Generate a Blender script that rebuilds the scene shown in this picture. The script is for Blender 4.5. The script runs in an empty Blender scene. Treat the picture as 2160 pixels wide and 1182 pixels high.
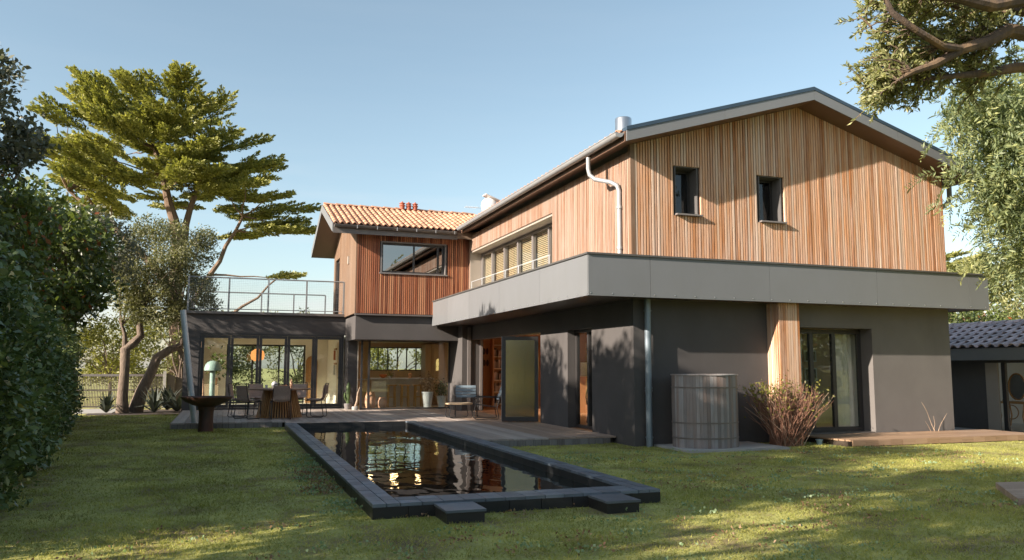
import bpy, bmesh, math, random
import numpy as np
from mathutils import Vector, Matrix

random.seed(7)
RNG = np.random.default_rng(11)
scene = bpy.context.scene
COL = scene.collection
R = math.radians

# ------------------------------------------------------------------ camera
cam_d = bpy.data.cameras.new('camera')
cam_d.sensor_width = 36.0
cam_d.lens = 1692.63 / 2160 * 36
cam_d.clip_start = 0.05
cam_d.clip_end = 3000
cam = bpy.data.objects.new('camera', cam_d)
COL.objects.link(cam)
cam.matrix_world = (Matrix.Translation((0, 0, 1.45)) @ Matrix.Rotation(R(-19.6306), 4, 'Z')
                    @ Matrix.Rotation(R(90 + 6.2557), 4, 'X') @ Matrix.Rotation(R(0.1704), 4, 'Z'))
scene.camera = cam

# ------------------------------------------------------------------ sun, sky, exposure
SUN_DIR = Vector((2.47, 0.57, -1.03)).normalized()       # direction the light travels
world = bpy.data.worlds.new('World')
scene.world = world
world.use_nodes = True
wn, wl = world.node_tree.nodes, world.node_tree.links
wn.clear()
w_out = wn.new('ShaderNodeOutputWorld')
w_bg = wn.new('ShaderNodeBackground')
w_sky = wn.new('ShaderNodeTexSky')
w_sky.sky_type = 'NISHITA'
w_sky.sun_disc = False
w_sky.sun_elevation = math.asin(-SUN_DIR.z)
w_sky.sun_rotation = math.atan2(-SUN_DIR.x, -SUN_DIR.y)
w_sky.altitude = 10
w_sky.air_density = 1.0
w_sky.dust_density = 1.0
w_sky.ozone_density = 1.0
w_hs = wn.new('ShaderNodeHueSaturation')
w_hs.inputs['Saturation'].default_value = 0.84
w_hs.inputs['Hue'].default_value = 0.484
w_hs.inputs['Value'].default_value = 1.0
wl.new(w_sky.outputs[0], w_hs.inputs['Color'])
# thin wisps of high cloud low in the sky, all the way round
w_tc = wn.new('ShaderNodeTexCoord')
w_mp = wn.new('ShaderNodeMapping')
w_mp.inputs['Scale'].default_value = (1.6, 1.6, 13.0)
wl.new(w_tc.outputs['Generated'], w_mp.inputs['Vector'])
w_no = wn.new('ShaderNodeTexNoise')
w_no.inputs['Scale'].default_value = 1.7
w_no.inputs['Detail'].default_value = 7
w_no.inputs['Roughness'].default_value = 0.6
wl.new(w_mp.outputs[0], w_no.inputs['Vector'])
w_cr = wn.new('ShaderNodeMapRange')
w_cr.inputs['From Min'].default_value = 0.42
w_cr.inputs['From Max'].default_value = 0.72
w_cr.inputs['To Max'].default_value = 0.8
wl.new(w_no.outputs[0], w_cr.inputs['Value'])
w_sp = wn.new('ShaderNodeSeparateXYZ')
wl.new(w_tc.outputs['Generated'], w_sp.inputs[0])
w_el = wn.new('ShaderNodeMapRange')
w_el.inputs['From Min'].default_value = 0.08
w_el.inputs['From Max'].default_value = 0.26
w_el.inputs['To Min'].default_value = 1.0
w_el.inputs['To Max'].default_value = 0.04
wl.new(w_sp.outputs['Z'], w_el.inputs['Value'])
w_mu = wn.new('ShaderNodeMath')
w_mu.operation = 'MULTIPLY'
wl.new(w_cr.outputs[0], w_mu.inputs[0])
wl.new(w_el.outputs[0], w_mu.inputs[1])
w_mx = wn.new('ShaderNodeMix')
w_mx.data_type = 'RGBA'
wl.new(w_mu.outputs[0], w_mx.inputs[0])
wl.new(w_hs.outputs[0], w_mx.inputs[6])
w_mx.inputs[7].default_value = (4.3, 4.4, 4.5, 1)
wl.new(w_mx.outputs[2], w_bg.inputs['Color'])
w_bg.inputs['Strength'].default_value = 0.080
wl.new(w_bg.outputs[0], w_out.inputs['Surface'])

sun_d = bpy.data.lights.new('sun', 'SUN')
sun_d.energy = 5.0
sun_d.angle = R(0.55)
sun_d.color = (1.0, 0.875, 0.745)
sun = bpy.data.objects.new('sun', sun_d)
COL.objects.link(sun)
sun.rotation_euler = SUN_DIR.to_track_quat('-Z', 'Y').to_euler()
sun.location = (-30, -5, 20)

scene.view_settings.view_transform = 'Standard'
scene.view_settings.look = 'None'
scene.view_settings.gamma = 1
scene.view_settings.exposure = 1.42
scene.view_settings.use_curve_mapping = False
scene.render.engine = 'CYCLES'
scene.cycles.max_bounces = 10
scene.cycles.transparent_max_bounces = 24
scene.cycles.use_denoising = True

# ------------------------------------------------------------------ materials
MATS = {}


def nt(name):
    m = bpy.data.materials.new(name)
    m.use_nodes = True
    n = m.node_tree.nodes
    n.clear()
    out = n.new('ShaderNodeOutputMaterial')
    MATS[name] = m
    return m, n, m.node_tree.links, out


def math_node(n, l, op, a, b):
    k = n.new('ShaderNodeMath')
    k.operation = op
    for i, v in enumerate((a, b)):
        if isinstance(v, (int, float)):
            k.inputs[i].default_value = v
        elif v is not None:
            l.new(v, k.inputs[i])
    return k.outputs[0]


def coords(n, l, scale=(1, 1, 1), rnd_shift=0.0):
    tc = n.new('ShaderNodeTexCoord')
    mp = n.new('ShaderNodeMapping')
    mp.inputs['Scale'].default_value = scale
    l.new(tc.outputs['Object'], mp.inputs['Vector'])
    if rnd_shift:
        oi = n.new('ShaderNodeObjectInfo')
        cb = n.new('ShaderNodeCombineXYZ')
        s = math_node(n, l, 'MULTIPLY', oi.outputs['Random'], rnd_shift)
        for i in range(3):
            l.new(s, cb.inputs[i])
        l.new(cb.outputs[0], mp.inputs['Location'])
    return mp.outputs[0]


def noise(n, l, vec, scale, detail=4, rough=0.55):
    t = n.new('ShaderNodeTexNoise')
    t.inputs['Scale'].default_value = scale
    t.inputs['Detail'].default_value = detail
    t.inputs['Roughness'].default_value = rough
    if vec is not None:
        l.new(vec, t.inputs['Vector'])
    return t.outputs[0]


def ramp(n, l, fac, stops):
    r = n.new('ShaderNodeValToRGB')
    e = r.color_ramp.elements
    while len(e) < len(stops):
        e.new(0.5)
    for el, (p, c) in zip(e, stops):
        el.position = p
        el.color = (*c, 1)
    l.new(fac, r.inputs[0])
    return r.outputs[0]


def mixc(n, l, fac, a, b, mode='MIX'):
    k = n.new('ShaderNodeMix')
    k.data_type = 'RGBA'
    k.blend_type = mode
    k.clamp_factor = True
    for sock, v in ((k.inputs[0], fac), (k.inputs[6], a), (k.inputs[7], b)):
        if isinstance(v, (int, float)):
            sock.default_value = v
        elif isinstance(v, tuple):
            sock.default_value = (*v, 1)
        else:
            l.new(v, sock)
    return k.outputs[2]


def pbr(name, col, rough=0.7, metal=0.0, var=0.18, scale=3.0, stretch=(1, 1, 1), rnd=0.0, bump=0.0, bscale=40.0,
        spec=0.5, emit=None, stain=None, stain_scale=1.2, coat=0.0, rough_var=0.0):
    m, n, l, out = nt(name)
    b = n.new('ShaderNodeBsdfPrincipled')
    v = coords(n, l, stretch, 37.0 if rnd else 0.0)
    f = noise(n, l, v, scale, 5)
    lo = tuple(c * (1 - var) for c in col)
    hi = tuple(min(1, c * (1 + var)) for c in col)
    c = ramp(n, l, f, [(0.25, lo), (0.75, hi)])
    if stain:
        v2 = coords(n, l, (1, 1, 0.35))
        f2 = noise(n, l, v2, stain_scale, 6, 0.65)
        g = ramp(n, l, f2, [(0.45, (0, 0, 0)), (0.7, (1, 1, 1))])
        c = mixc(n, l, g, c, stain)
    if rnd:
        oi = n.new('ShaderNodeObjectInfo')
        k = math_node(n, l, 'MULTIPLY_ADD', oi.outputs['Random'], 2 * rnd)
        k.node.inputs[2].default_value = 1 - rnd
        cb = n.new('ShaderNodeCombineXYZ')
        for i in range(3):
            l.new(k, cb.inputs[i])
        c = mixc(n, l, 1.0, c, cb.outputs[0], 'MULTIPLY')
    l.new(c, b.inputs['Base Color'])
    b.inputs['Roughness'].default_value = rough
    if rough_var:
        rr = math_node(n, l, 'MULTIPLY_ADD', noise(n, l, v, scale * 1.7, 5), 2 * rough_var)
        rr.node.inputs[2].default_value = rough - rough_var
        l.new(rr, b.inputs['Roughness'])
    b.inputs['Metallic'].default_value = metal
    b.inputs['Specular IOR Level'].default_value = spec
    b.inputs['Coat Weight'].default_value = coat
    if bump:
        bp = n.new('ShaderNodeBump')
        bp.inputs['Strength'].default_value = bump
        bp.inputs['Distance'].default_value = 0.02
        l.new(noise(n, l, v, bscale, 4), bp.inputs['Height'])
        l.new(bp.outputs[0], b.inputs['Normal'])
    if emit:
        b.inputs['Emission Color'].default_value = (*emit[0], 1)
        b.inputs['Emission Strength'].default_value = emit[1]
    l.new(b.outputs[0], out.inputs['Surface'])
    return m


def wood(name, stops, axis='z', rough=0.62, grey=None, streak=0.55):
    """timber: tone picked for each board from stops, streaked along the grain axis"""
    m, n, l, out = nt(name)
    b = n.new('ShaderNodeBsdfPrincipled')
    oi = n.new('ShaderNodeObjectInfo')
    at = n.new('ShaderNodeAttribute')
    at.attribute_name = 'tone'
    pick = math_node(n, l, 'FRACT', math_node(n, l, 'ADD', oi.outputs['Random'], at.outputs['Fac']), None)
    c = ramp(n, l, pick, stops)
    sc = {'z': (38, 38, 1.1), 'x': (1.1, 38, 38), 'y': (38, 1.1, 38)}[axis]
    v = coords(n, l, sc, 61.0)
    f = noise(n, l, v, 1.0, 6, 0.7)
    c = mixc(n, l, streak, c, ramp(n, l, f, [(0.28, (0.45, 0.40, 0.36)), (0.5, (1, 1, 1)), (0.8, (1.3, 1.3, 1.3))]), 'MULTIPLY')
    v2 = coords(n, l, {'z': (9, 9, 1.6), 'x': (1.6, 9, 9), 'y': (9, 1.6, 9)}[axis], 23.0)
    k = ramp(n, l, noise(n, l, v2, 1.6, 3), [(0.62, (0, 0, 0)), (0.76, (1, 1, 1))])
    c = mixc(n, l, math_node(n, l, 'MULTIPLY', k, 0.45), c, mixc(n, l, 1.0, c, (0.45, 0.36, 0.30), 'MULTIPLY'))
    if grey:
        v3 = coords(n, l, (1, 1, 1), 11.0)
        g = ramp(n, l, noise(n, l, v3, 0.9, 5), [(0.4, (0, 0, 0)), (0.7, (1, 1, 1))])
        c = mixc(n, l, math_node(n, l, 'MULTIPLY', g, grey[1]), c, grey[0])
    l.new(c, b.inputs['Base Color'])
    b.inputs['Roughness'].default_value = rough
    b.inputs['Specular IOR Level'].default_value = 0.3
    bp = n.new('ShaderNodeBump')
    bp.inputs['Strength'].default_value = 0.35
    bp.inputs['Distance'].default_value = 0.01
    l.new(f, bp.inputs['Height'])
    l.new(bp.outputs[0], b.inputs['Normal'])
    l.new(b.outputs[0], out.inputs['Surface'])
    return m


def leafmat(name, stops, trans=0.3, rough=0.5, spec=0.4):
    m, n, l, out = nt(name)
    at = n.new('ShaderNodeAttribute')
    at.attribute_name = 'tone'
    c = ramp(n, l, at.outputs['Fac'], stops)
    b = n.new('ShaderNodeBsdfPrincipled')
    l.new(c, b.inputs['Base Color'])
    b.inputs['Roughness'].default_value = rough
    b.inputs['Specular IOR Level'].default_value = spec
    t = n.new('ShaderNodeBsdfTranslucent')
    l.new(mixc(n, l, 1.0, c, (1.25, 1.3, 0.6), 'MULTIPLY'), t.inputs['Color'])
    ms = n.new('ShaderNodeMixShader')
    ms.inputs[0].default_value = trans
    l.new(b.outputs[0], ms.inputs[1])
    l.new(t.outputs[0], ms.inputs[2])
    l.new(ms.outputs[0], out.inputs['Surface'])
    return m


def glassmat(name, tint=(0.93, 0.96, 0.95), boost=1.0, ior=1.5, rough=0.0):
    m, n, l, out = nt(name)
    tr = n.new('ShaderNodeBsdfTransparent')
    tr.inputs[0].default_value = (*tint, 1)
    gl = n.new('ShaderNodeBsdfGlossy')
    gl.inputs['Color'].default_value = (1, 1, 1, 1)
    gl.inputs['Roughness'].default_value = rough
    lw = n.new('ShaderNodeLayerWeight')
    lw.inputs['Blend'].default_value = 0.5
    p5 = math_node(n, l, 'POWER', lw.outputs['Facing'], 5.0)
    sch = math_node(n, l, 'MULTIPLY_ADD', p5, 0.95)
    sch.node.inputs[2].default_value = 0.045
    k = math_node(n, l, 'MULTIPLY', sch, boost)
    k.node.use_clamp = True
    ms = n.new('ShaderNodeMixShader')
    l.new(k, ms.inputs[0])
    l.new(tr.outputs[0], ms.inputs[1])
    l.new(gl.outputs[0], ms.inputs[2])
    l.new(ms.outputs[0], out.inputs['Surface'])
    return m


# timber
wood('slat_main', [(0.0, (0.35, 0.15, 0.06)), (0.2, (0.50, 0.252, 0.125)), (0.6, (0.56, 0.315, 0.18)), (0.85, (0.58, 0.385, 0.255)), (1.0, (0.60, 0.45, 0.345))],
     grey=((0.58, 0.48, 0.41), 0.5))
wood('slat_side_dimmed', [(0.0, (0.22, 0.115, 0.068)), (0.3, (0.30, 0.175, 0.115)), (0.75, (0.335, 0.215, 0.155)), (1.0, (0.36, 0.265, 0.21))], grey=((0.34, 0.29, 0.245), 0.55))  # same larch as the front, colour darkened to offset the full sun here
wood('slat_wing', [(0.0, (0.17, 0.05, 0.024)), (0.35, (0.30, 0.10, 0.048)), (0.7, (0.40, 0.155, 0.075)), (1.0, (0.46, 0.22, 0.115))],
     grey=((0.34, 0.22, 0.15), 0.3))
wood('slat_pale', [(0.0, (0.17, 0.10, 0.06)), (1.0, (0.25, 0.165, 0.11))], grey=((0.23, 0.185, 0.15), 0.4))
wood('deck_old', [(0.0, (0.25, 0.20, 0.17)), (0.5, (0.37, 0.31, 0.265)), (1.0, (0.47, 0.405, 0.36))], axis='y',
     grey=((0.33, 0.295, 0.27), 0.5), rough=0.6)
wood('deck_new', [(0.0, (0.26, 0.165, 0.10)), (1.0, (0.36, 0.24, 0.155))], axis='x', grey=((0.28, 0.20, 0.14), 0.4), rough=0.65)
wood('deck_mid', [(0.0, (0.33, 0.24, 0.18)), (1.0, (0.44, 0.325, 0.25))], axis='y', grey=((0.2, 0.17, 0.15), 0.4), rough=0.65)
wood('deck_face', [(0.0, (0.13, 0.11, 0.10)), (1.0, (0.22, 0.20, 0.19))], grey=((0.22, 0.22, 0.22), 0.5))
wood('furn_wood', [(0.0, (0.34, 0.165, 0.06)), (1.0, (0.48, 0.25, 0.10))], rough=0.45)
wood('table_wood', [(0.0, (0.20, 0.12, 0.075)), (1.0, (0.24, 0.15, 0.10))], axis='x', rough=0.45)
wood('ply', [(0.0, (0.60, 0.44, 0.28)), (1.0, (0.68, 0.51, 0.34))], rough=0.5, streak=0.25)
wood('shelf_wood', [(0.0, (0.38, 0.17, 0.075)), (1.0, (0.46, 0.22, 0.10))], rough=0.5, streak=0.3)
wood('stave', [(0.0, (0.15, 0.135, 0.13)), (0.5, (0.22, 0.21, 0.21)), (1.0, (0.30, 0.29, 0.29))], grey=((0.24, 0.13, 0.08), 0.55), rough=0.6)
# masonry, metal, paint
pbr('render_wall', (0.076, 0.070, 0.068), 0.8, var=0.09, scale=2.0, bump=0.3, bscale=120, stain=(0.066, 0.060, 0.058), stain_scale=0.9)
pbr('render_sunlit', (0.135, 0.124, 0.117), 0.8, var=0.07, scale=2.0, bump=0.3, bscale=120, stain=(0.112, 0.102, 0.096), stain_scale=0.9)  # copy of the dark render, lightened to carry sun and deck bounce
pbr('wall_core', (0.05, 0.04, 0.035), 0.9)
pbr('fascia', (0.152, 0.158, 0.165), 0.42, var=0.04, scale=1.0, rnd=0.05, stain=(0.145, 0.15, 0.154), stain_scale=2.2, spec=0.5, bump=0.02, bscale=2.2, rough_var=0.06)
pbr('fascia_cap', (0.10, 0.095, 0.09), 0.45, metal=0.3)
pbr('soffit', (0.10, 0.075, 0.062), 0.28, var=0.05, scale=0.6, spec=0.6)
pbr('eave_soffit', (0.13, 0.075, 0.05), 0.45, var=0.08, scale=1.5)
pbr('wing_soffit', (0.20, 0.145, 0.105), 0.55, var=0.06)
pbr('verge', (0.16, 0.167, 0.175), 0.45, var=0.03, rnd=0.03)
pbr('verge_cap', (0.04, 0.065, 0.095), 0.4, metal=0.2)
pbr('zinc', (0.30, 0.305, 0.31), 0.38, metal=0.15, var=0.1, scale=5)
pbr('zinc_dark', (0.16, 0.14, 0.13), 0.45, metal=0.4, var=0.12, scale=5)
pbr('pipe_blue', (0.20, 0.245, 0.28), 0.42, metal=0.3, var=0.08, scale=6)
pbr('steel', (0.62, 0.62, 0.61), 0.28, metal=0.95, var=0.06, scale=6)
pbr('galv', (0.50, 0.54, 0.57), 0.4, metal=0.2, var=0.12, scale=8)
pbr('rail_grey', (0.22, 0.23, 0.24), 0.45, metal=0.2, var=0.1)
pbr('frame_dark', (0.035, 0.032, 0.032), 0.42, var=0.08)
pbr('frame_grey', (0.17, 0.155, 0.15), 0.45, var=0.06)
pbr('reveal', (0.10, 0.095, 0.093), 0.5, var=0.06)
pbr('reveal_pale', (0.32, 0.28, 0.24), 0.55, var=0.05)
pbr('rust', (0.045, 0.026, 0.02), 0.62, var=0.45, scale=6, stain=(0.11, 0.04, 0.02), stain_scale=2.4, bump=0.15)
pbr('black_metal', (0.018, 0.018, 0.02), 0.4, var=0.1)
pbr('coping', (0.115, 0.142, 0.172), 0.40, var=0.22, scale=2.5, rnd=0.28, bump=0.12, bscale=30, rough_var=0.12)
pbr('pool_tile', (0.022, 0.022, 0.024), 0.42, var=0.25, scale=4, rnd=0.25, bump=0.1)
pbr('pool_inside', (0.016, 0.017, 0.018), 0.5, var=0.2, rnd=0.2)
pbr('mortar', (0.05, 0.05, 0.05), 0.9)
pbr('terracotta', (0.46, 0.245, 0.15), 0.75, var=0.22, scale=7, rnd=0.26, bump=0.1, stain=(0.36, 0.25, 0.18), stain_scale=3)
pbr('dark_tile', (0.40, 0.325, 0.335), 0.42, var=0.25, scale=6, rnd=0.30, stain=(0.32, 0.22, 0.20), stain_scale=2)
pbr('roof_under', (0.12, 0.07, 0.05), 0.9)
pbr('clay_red', (0.33, 0.085, 0.045), 0.7, var=0.2)
pbr('white_paint', (0.78, 0.78, 0.76), 0.5, var=0.04)
pbr('cream_wall', (0.86, 0.78, 0.65), 0.8, var=0.04, scale=1.0)
pbr('ceiling', (0.82, 0.74, 0.62), 0.85, var=0.03)
pbr('floor_in', (0.60, 0.53, 0.44), 0.45, var=0.12, scale=2)
pbr('floor_wood', (0.40, 0.20, 0.10), 0.4, var=0.15, scale=3, stretch=(1, 8, 1))
pbr('stone_island', (0.58, 0.50, 0.38), 0.6, var=0.12, scale=2.5)
pbr('yellow', (0.50, 0.27, 0.05), 0.5, var=0.08)
pbr('mint', (0.36, 0.47, 0.43), 0.4, var=0.03)
pbr('orange_lamp', (0.50, 0.15, 0.05), 0.6, var=0.25, scale=9)
pbr('pendant_shade', (0.55, 0.2, 0.07), 0.6, var=0.25, scale=9, emit=((1.0, 0.36, 0.10), 0.5))
pbr('ceramic', (0.62, 0.61, 0.60), 0.35, var=0.05)
pbr('peach', (0.55, 0.30, 0.18), 0.6, var=0.12)
pbr('rope', (0.42, 0.30, 0.24), 0.75, var=0.35, scale=60, bump=0.6, bscale=120)
pbr('blue_slat', (0.16, 0.21, 0.25), 0.5, var=0.08)
pbr('fabric_cream', (0.68, 0.62, 0.52), 0.9, var=0.05)
pbr('photo_print', (0.14, 0.12, 0.11), 0.6, var=0.9, scale=14)
pbr('concrete', (0.34, 0.33, 0.31), 0.85, var=0.14, scale=3, bump=0.2)
pbr('soil', (0.045, 0.032, 0.022), 0.95, var=0.35, scale=9, bump=0.5)
pbr('bark', (0.15, 0.10, 0.068), 0.9, var=0.45, scale=5, stretch=(3, 3, 0.7), bump=0.9, bscale=9)
pbr('bark_grey', (0.135, 0.10, 0.075), 0.9, var=0.4, scale=7, stretch=(3, 3, 0.8), bump=0.9, bscale=14)
pbr('bark_dark', (0.07, 0.05, 0.038), 0.9, var=0.5, scale=6, bump=0.9, bscale=12, stain=(0.19, 0.12, 0.06), stain_scale=3.0)
pbr('twig', (0.20, 0.10, 0.065), 0.85, var=0.3, scale=8)
pbr('twig_pale', (0.36, 0.26, 0.185), 0.8, var=0.3, scale=8)
pbr('cactus_green', (0.10, 0.15, 0.05), 0.6, var=0.25, scale=12)
pbr('rattan', (0.46, 0.25, 0.09), 0.55, var=0.2, scale=20)
pbr('fence_dark', (0.10, 0.085, 0.065), 0.8, var=0.2)
pbr('lamp_warm', (1, 0.8, 0.5), 0.5, emit=((1.0, 0.66, 0.32), 10.0))
pbr('lamp_shade_lit', (1, 0.85, 0.4), 0.5, emit=((1.0, 0.75, 0.25), 2.2))
pbr('solar_blue', (0.25, 0.36, 0.42), 0.4, var=0.05)
pbr('book', (0.30, 0.20, 0.15), 0.7, var=0.5, rnd=0.75)
pbr('dish_white', (0.80, 0.80, 0.79), 0.45, var=0.02)
pbr('blind', (0.50, 0.37, 0.235), 0.6, var=0.05)
glassmat('glass', boost=1.05)
glassmat('glass_dark', (0.5, 0.5, 0.5), boost=1.1)
glassmat('glass_mirror', (0.12, 0.13, 0.14), boost=7.0)
glassmat('glass_frost', (0.72, 0.70, 0.46), boost=2.4, rough=0.16)
# foliage
G = lambda *s: list(s)
leafmat('leaf_cypress', [(0, (0.10, 0.12, 0.035)), (0.5, (0.29, 0.295, 0.085)), (1, (0.50, 0.47, 0.17))], 0.30)
leafmat('leaf_laurel', [(0, (0.07, 0.10, 0.038)), (0.5, (0.13, 0.18, 0.066)), (0.85, (0.20, 0.255, 0.095)), (1, (0.34, 0.32, 0.11))], 0.2, 0.3, 0.6)
leafmat('leaf_dark', [(0, (0.05, 0.068, 0.022)), (0.6, (0.125, 0.16, 0.045)), (0.97, (0.13, 0.17, 0.04)), (1, (0.24, 0.08, 0.03))], 0.3, 0.38, 0.5)
leafmat('leaf_olive', [(0, (0.09, 0.095, 0.045)), (0.6, (0.18, 0.18, 0.085)), (1, (0.29, 0.27, 0.13))], 0.3)
leafmat('leaf_silver', [(0, (0.07, 0.08, 0.055)), (1, (0.20, 0.20, 0.145))], 0.2)
leafmat('leaf_mimosa', [(0, (0.10, 0.14, 0.075)), (0.6, (0.23, 0.27, 0.125)), (1, (0.44, 0.44, 0.18))], 0.35)
leafmat('leaf_yellow', [(0, (0.10, 0.105, 0.025)), (1, (0.26, 0.25, 0.06))], 0.35)
leafmat('leaf_pine', [(0, (0.14, 0.155, 0.07)), (0.6, (0.27, 0.28, 0.12)), (1, (0.44, 0.42, 0.21))], 0.38)
leafmat('leaf_agave', [(0, (0.035, 0.045, 0.035)), (1, (0.11, 0.13, 0.11))], 0.1)
leafmat('leaf_clover', [(0, (0.17, 0.25, 0.12)), (1, (0.32, 0.40, 0.24))], 0.3)
leafmat('leaf_litter', [(0, (0.17, 0.09, 0.05)), (1, (0.40, 0.27, 0.16))], 0.25)
leafmat('grass_blade', [(0, (0.15, 0.13, 0.045)), (0.3, (0.26, 0.265, 0.075)), (0.6, (0.36, 0.36, 0.105)), (0.85, (0.51, 0.46, 0.14)), (1, (0.58, 0.49, 0.27))], 0.35, 0.6, 0.25)


def lawn_ground():
    m, n, l, out = nt('lawn_soil')
    b = n.new('ShaderNodeBsdfPrincipled')
    v = coords(n, l)
    a = ramp(n, l, noise(n, l, v, 1.1, 7, 0.7), [(0.32, (0.13, 0.09, 0.05)), (0.43, (0.25, 0.205, 0.08)), (0.5, (0.33, 0.325, 0.098)), (0.6, (0.42, 0.40, 0.115)), (0.70, (0.60, 0.51, 0.14))])
    c = mixc(n, l, 0.6, a, ramp(n, l, noise(n, l, v, 40, 4), [(0.3, (0.55, 0.55, 0.5)), (0.7, (1.3, 1.3, 1.2))]), 'MULTIPLY')
    l.new(c, b.inputs['Base Color'])
    b.inputs['Roughness'].default_value = 0.95
    l.new(b.outputs[0], out.inputs['Surface'])


lawn_ground()


def water_mat():
    m, n, l, out = nt('pool_water')
    b = n.new('ShaderNodeBsdfPrincipled')
    b.inputs['Base Color'].default_value = (0.006, 0.008, 0.008, 1)
    b.inputs['Roughness'].default_value = 0.015
    b.inputs['IOR'].default_value = 1.5
    b.inputs['Specular IOR Level'].default_value = 0.9
    v = coords(n, l, (1.0, 0.55, 1))
    h1 = noise(n, l, v, 1.5, 2, 0.4)
    h2 = noise(n, l, v, 6.0, 2, 0.4)
    s = math_node(n, l, 'MULTIPLY_ADD', h2, 0.16)
    l.new(h1, s.node.inputs[2])
    bp = n.new('ShaderNodeBump')
    bp.inputs['Strength'].default_value = 0.10
    bp.inputs['Distance'].default_value = 0.12
    l.new(s, bp.inputs['Height'])
    l.new(bp.outputs[0], b.inputs['Normal'])
    l.new(b.outputs[0], out.inputs['Surface'])


water_mat()


# ------------------------------------------------------------------ helpers
def tag(o, label=None, cat=None, group=None, kind=None):
    if label: o['label'] = label
    if cat: o['category'] = cat
    if group: o['group'] = group
    if kind: o['kind'] = kind
    return o


def root_loc(p):
    """world position of an (unrotated) parent, by its own location only"""
    v = Vector((0, 0, 0))
    while p is not None:
        v += p.location
        if p.parent is not None:
            v += p.matrix_parent_inverse.translation
        p = p.parent
    return v


def attach(o, parent, local=False):
    if parent is not None:
        o.parent = parent
        if not local:
            o.matrix_parent_inverse = Matrix.Translation(-root_loc(parent))
    return o


def thing(name, label, cat, loc=(0, 0, 0), rz=0.0, group=None):
    o = bpy.data.objects.new(name, None)
    o.empty_display_size = 0.2
    COL.objects.link(o)
    o.location = loc
    o.rotation_euler = (0, 0, rz)
    return tag(o, label, cat, group)


class MB:
    def __init__(self):
        self.v = []
        self.f = []

    def quad(self, a, b, c, d):
        i = len(self.v)
        self.v += [tuple(a), tuple(b), tuple(c), tuple(d)]
        self.f.append((i, i + 1, i + 2, i + 3))
        return self

    def box(self, x0, x1, y0, y1, z0, z1):
        i = len(self.v)
        self.v += [(x, y, z) for z in (z0, z1) for y in (y0, y1) for x in (x0, x1)]
        for q in ((0, 2, 3, 1), (4, 5, 7, 6), (0, 1, 5, 4), (2, 6, 7, 3), (0, 4, 6, 2), (1, 3, 7, 5)):
            self.f.append(tuple(i + k for k in q))
        return self

    def hexa(self, p):
        """eight corners: bottom four then top four, both counter-clockwise"""
        i = len(self.v)
        self.v += [tuple(q) for q in p]
        for q in ((3, 2, 1, 0), (4, 5, 6, 7), (0, 1, 5, 4), (1, 2, 6, 5), (2, 3, 7, 6), (3, 0, 4, 7)):
            self.f.append(tuple(i + k for k in q))
        return self

    def prism(self, poly, axis, a, b):
        """poly in the two other axes (order x,y,z without axis), extruded a..b"""
        i = len(self.v)
        n = len(poly)
        for t in (a, b):
            for p in poly:
                q = list(p)
                q.insert(axis, t)
                self.v.append(tuple(q))
        self.f.append(tuple(range(i, i + n))[::-1])
        self.f.append(tuple(range(i + n, i + 2 * n)))
        for k in range(n):
            j = (k + 1) % n
            self.f.append((i + k, i + j, i + n + j, i + n + k))
        return self

    def tube(self, pts, rad, seg=8, cap=True):
        pts = [Vector(p) for p in pts]
        if isinstance(rad, (int, float)):
            rad = [rad] * len(pts)
        i0 = len(self.v)
        up = None
        for k, p in enumerate(pts):
            d = (pts[min(k + 1, len(pts) - 1)] - pts[max(k - 1, 0)])
            d = d.normalized() if d.length > 1e-9 else Vector((0, 0, 1))
            if up is None:
                up = d.orthogonal().normalized()
            else:
                up = (up - d * up.dot(d))
                up = up.normalized() if up.length > 1e-6 else d.orthogonal().normalized()
            s = d.cross(up)
            for a in range(seg):
                t = 2 * math.pi * a / seg
                self.v.append(tuple(p + (up * math.cos(t) + s * math.sin(t)) * rad[k]))
        for k in range(len(pts) - 1):
            for a in range(seg):
                b = (a + 1) % seg
                self.f.append((i0 + k * seg + a, i0 + k * seg + b, i0 + (k + 1) * seg + b, i0 + (k + 1) * seg + a))
        if cap:
            self.f.append(tuple(i0 + a for a in range(seg))[::-1])
            e = i0 + (len(pts) - 1) * seg
            self.f.append(tuple(e + a for a in range(seg)))
        return self

    def lathe(self, prof, cx=0, cy=0, seg=24, cap=True):
        i0 = len(self.v)
        for r, z in prof:
            for a in range(seg):
                t = 2 * math.pi * a / seg
                self.v.append((cx + r * math.cos(t), cy + r * math.sin(t), z))
        for k in range(len(prof) - 1):
            for a in range(seg):
                b = (a + 1) % seg
                self.f.append((i0 + k * seg + a, i0 + k * seg + b, i0 + (k + 1) * seg + b, i0 + (k + 1) * seg + a))
        if cap:
            self.f.append(tuple(i0 + a for a in range(seg))[::-1])
            e = i0 + (len(prof) - 1) * seg
            self.f.append(tuple(e + a for a in range(seg)))
        return self

    def build(self, name, mat, parent=None, smooth=False, local=False, bevel=0.0, **kw):
        me = bpy.data.meshes.new(name)
        me.from_pydata(self.v, [], self.f)
        me.materials.append(MATS[mat])
        if smooth:
            me.polygons.foreach_set('use_smooth', [True] * len(me.polygons))
            me.set_sharp_from_angle(angle=R(38))
        me.update()
        o = bpy.data.objects.new(name, me)
        COL.objects.link(o)
        attach(o, parent, local)
        if bevel:
            bm_ = bmesh.new()
            bm_.from_mesh(me)
            bmesh.ops.bevel(bm_, geom=bm_.edges[:], offset=bevel, segments=1, affect='EDGES', clamp_overlap=True)
            bm_.to_mesh(me)
            bm_.free()
        return tag(o, **kw)


def B(name, mat, parent, x0, x1, y0, y1, z0, z1, **kw):
    return MB().box(x0, x1, y0, y1, z0, z1).build(name, mat, parent, **kw)


def copy_tree(o, parent=None):
    c = o.copy()
    COL.objects.link(c)
    c.parent = parent
    for ch in list(o.children):
        copy_tree(ch, c)
    return c


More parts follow.
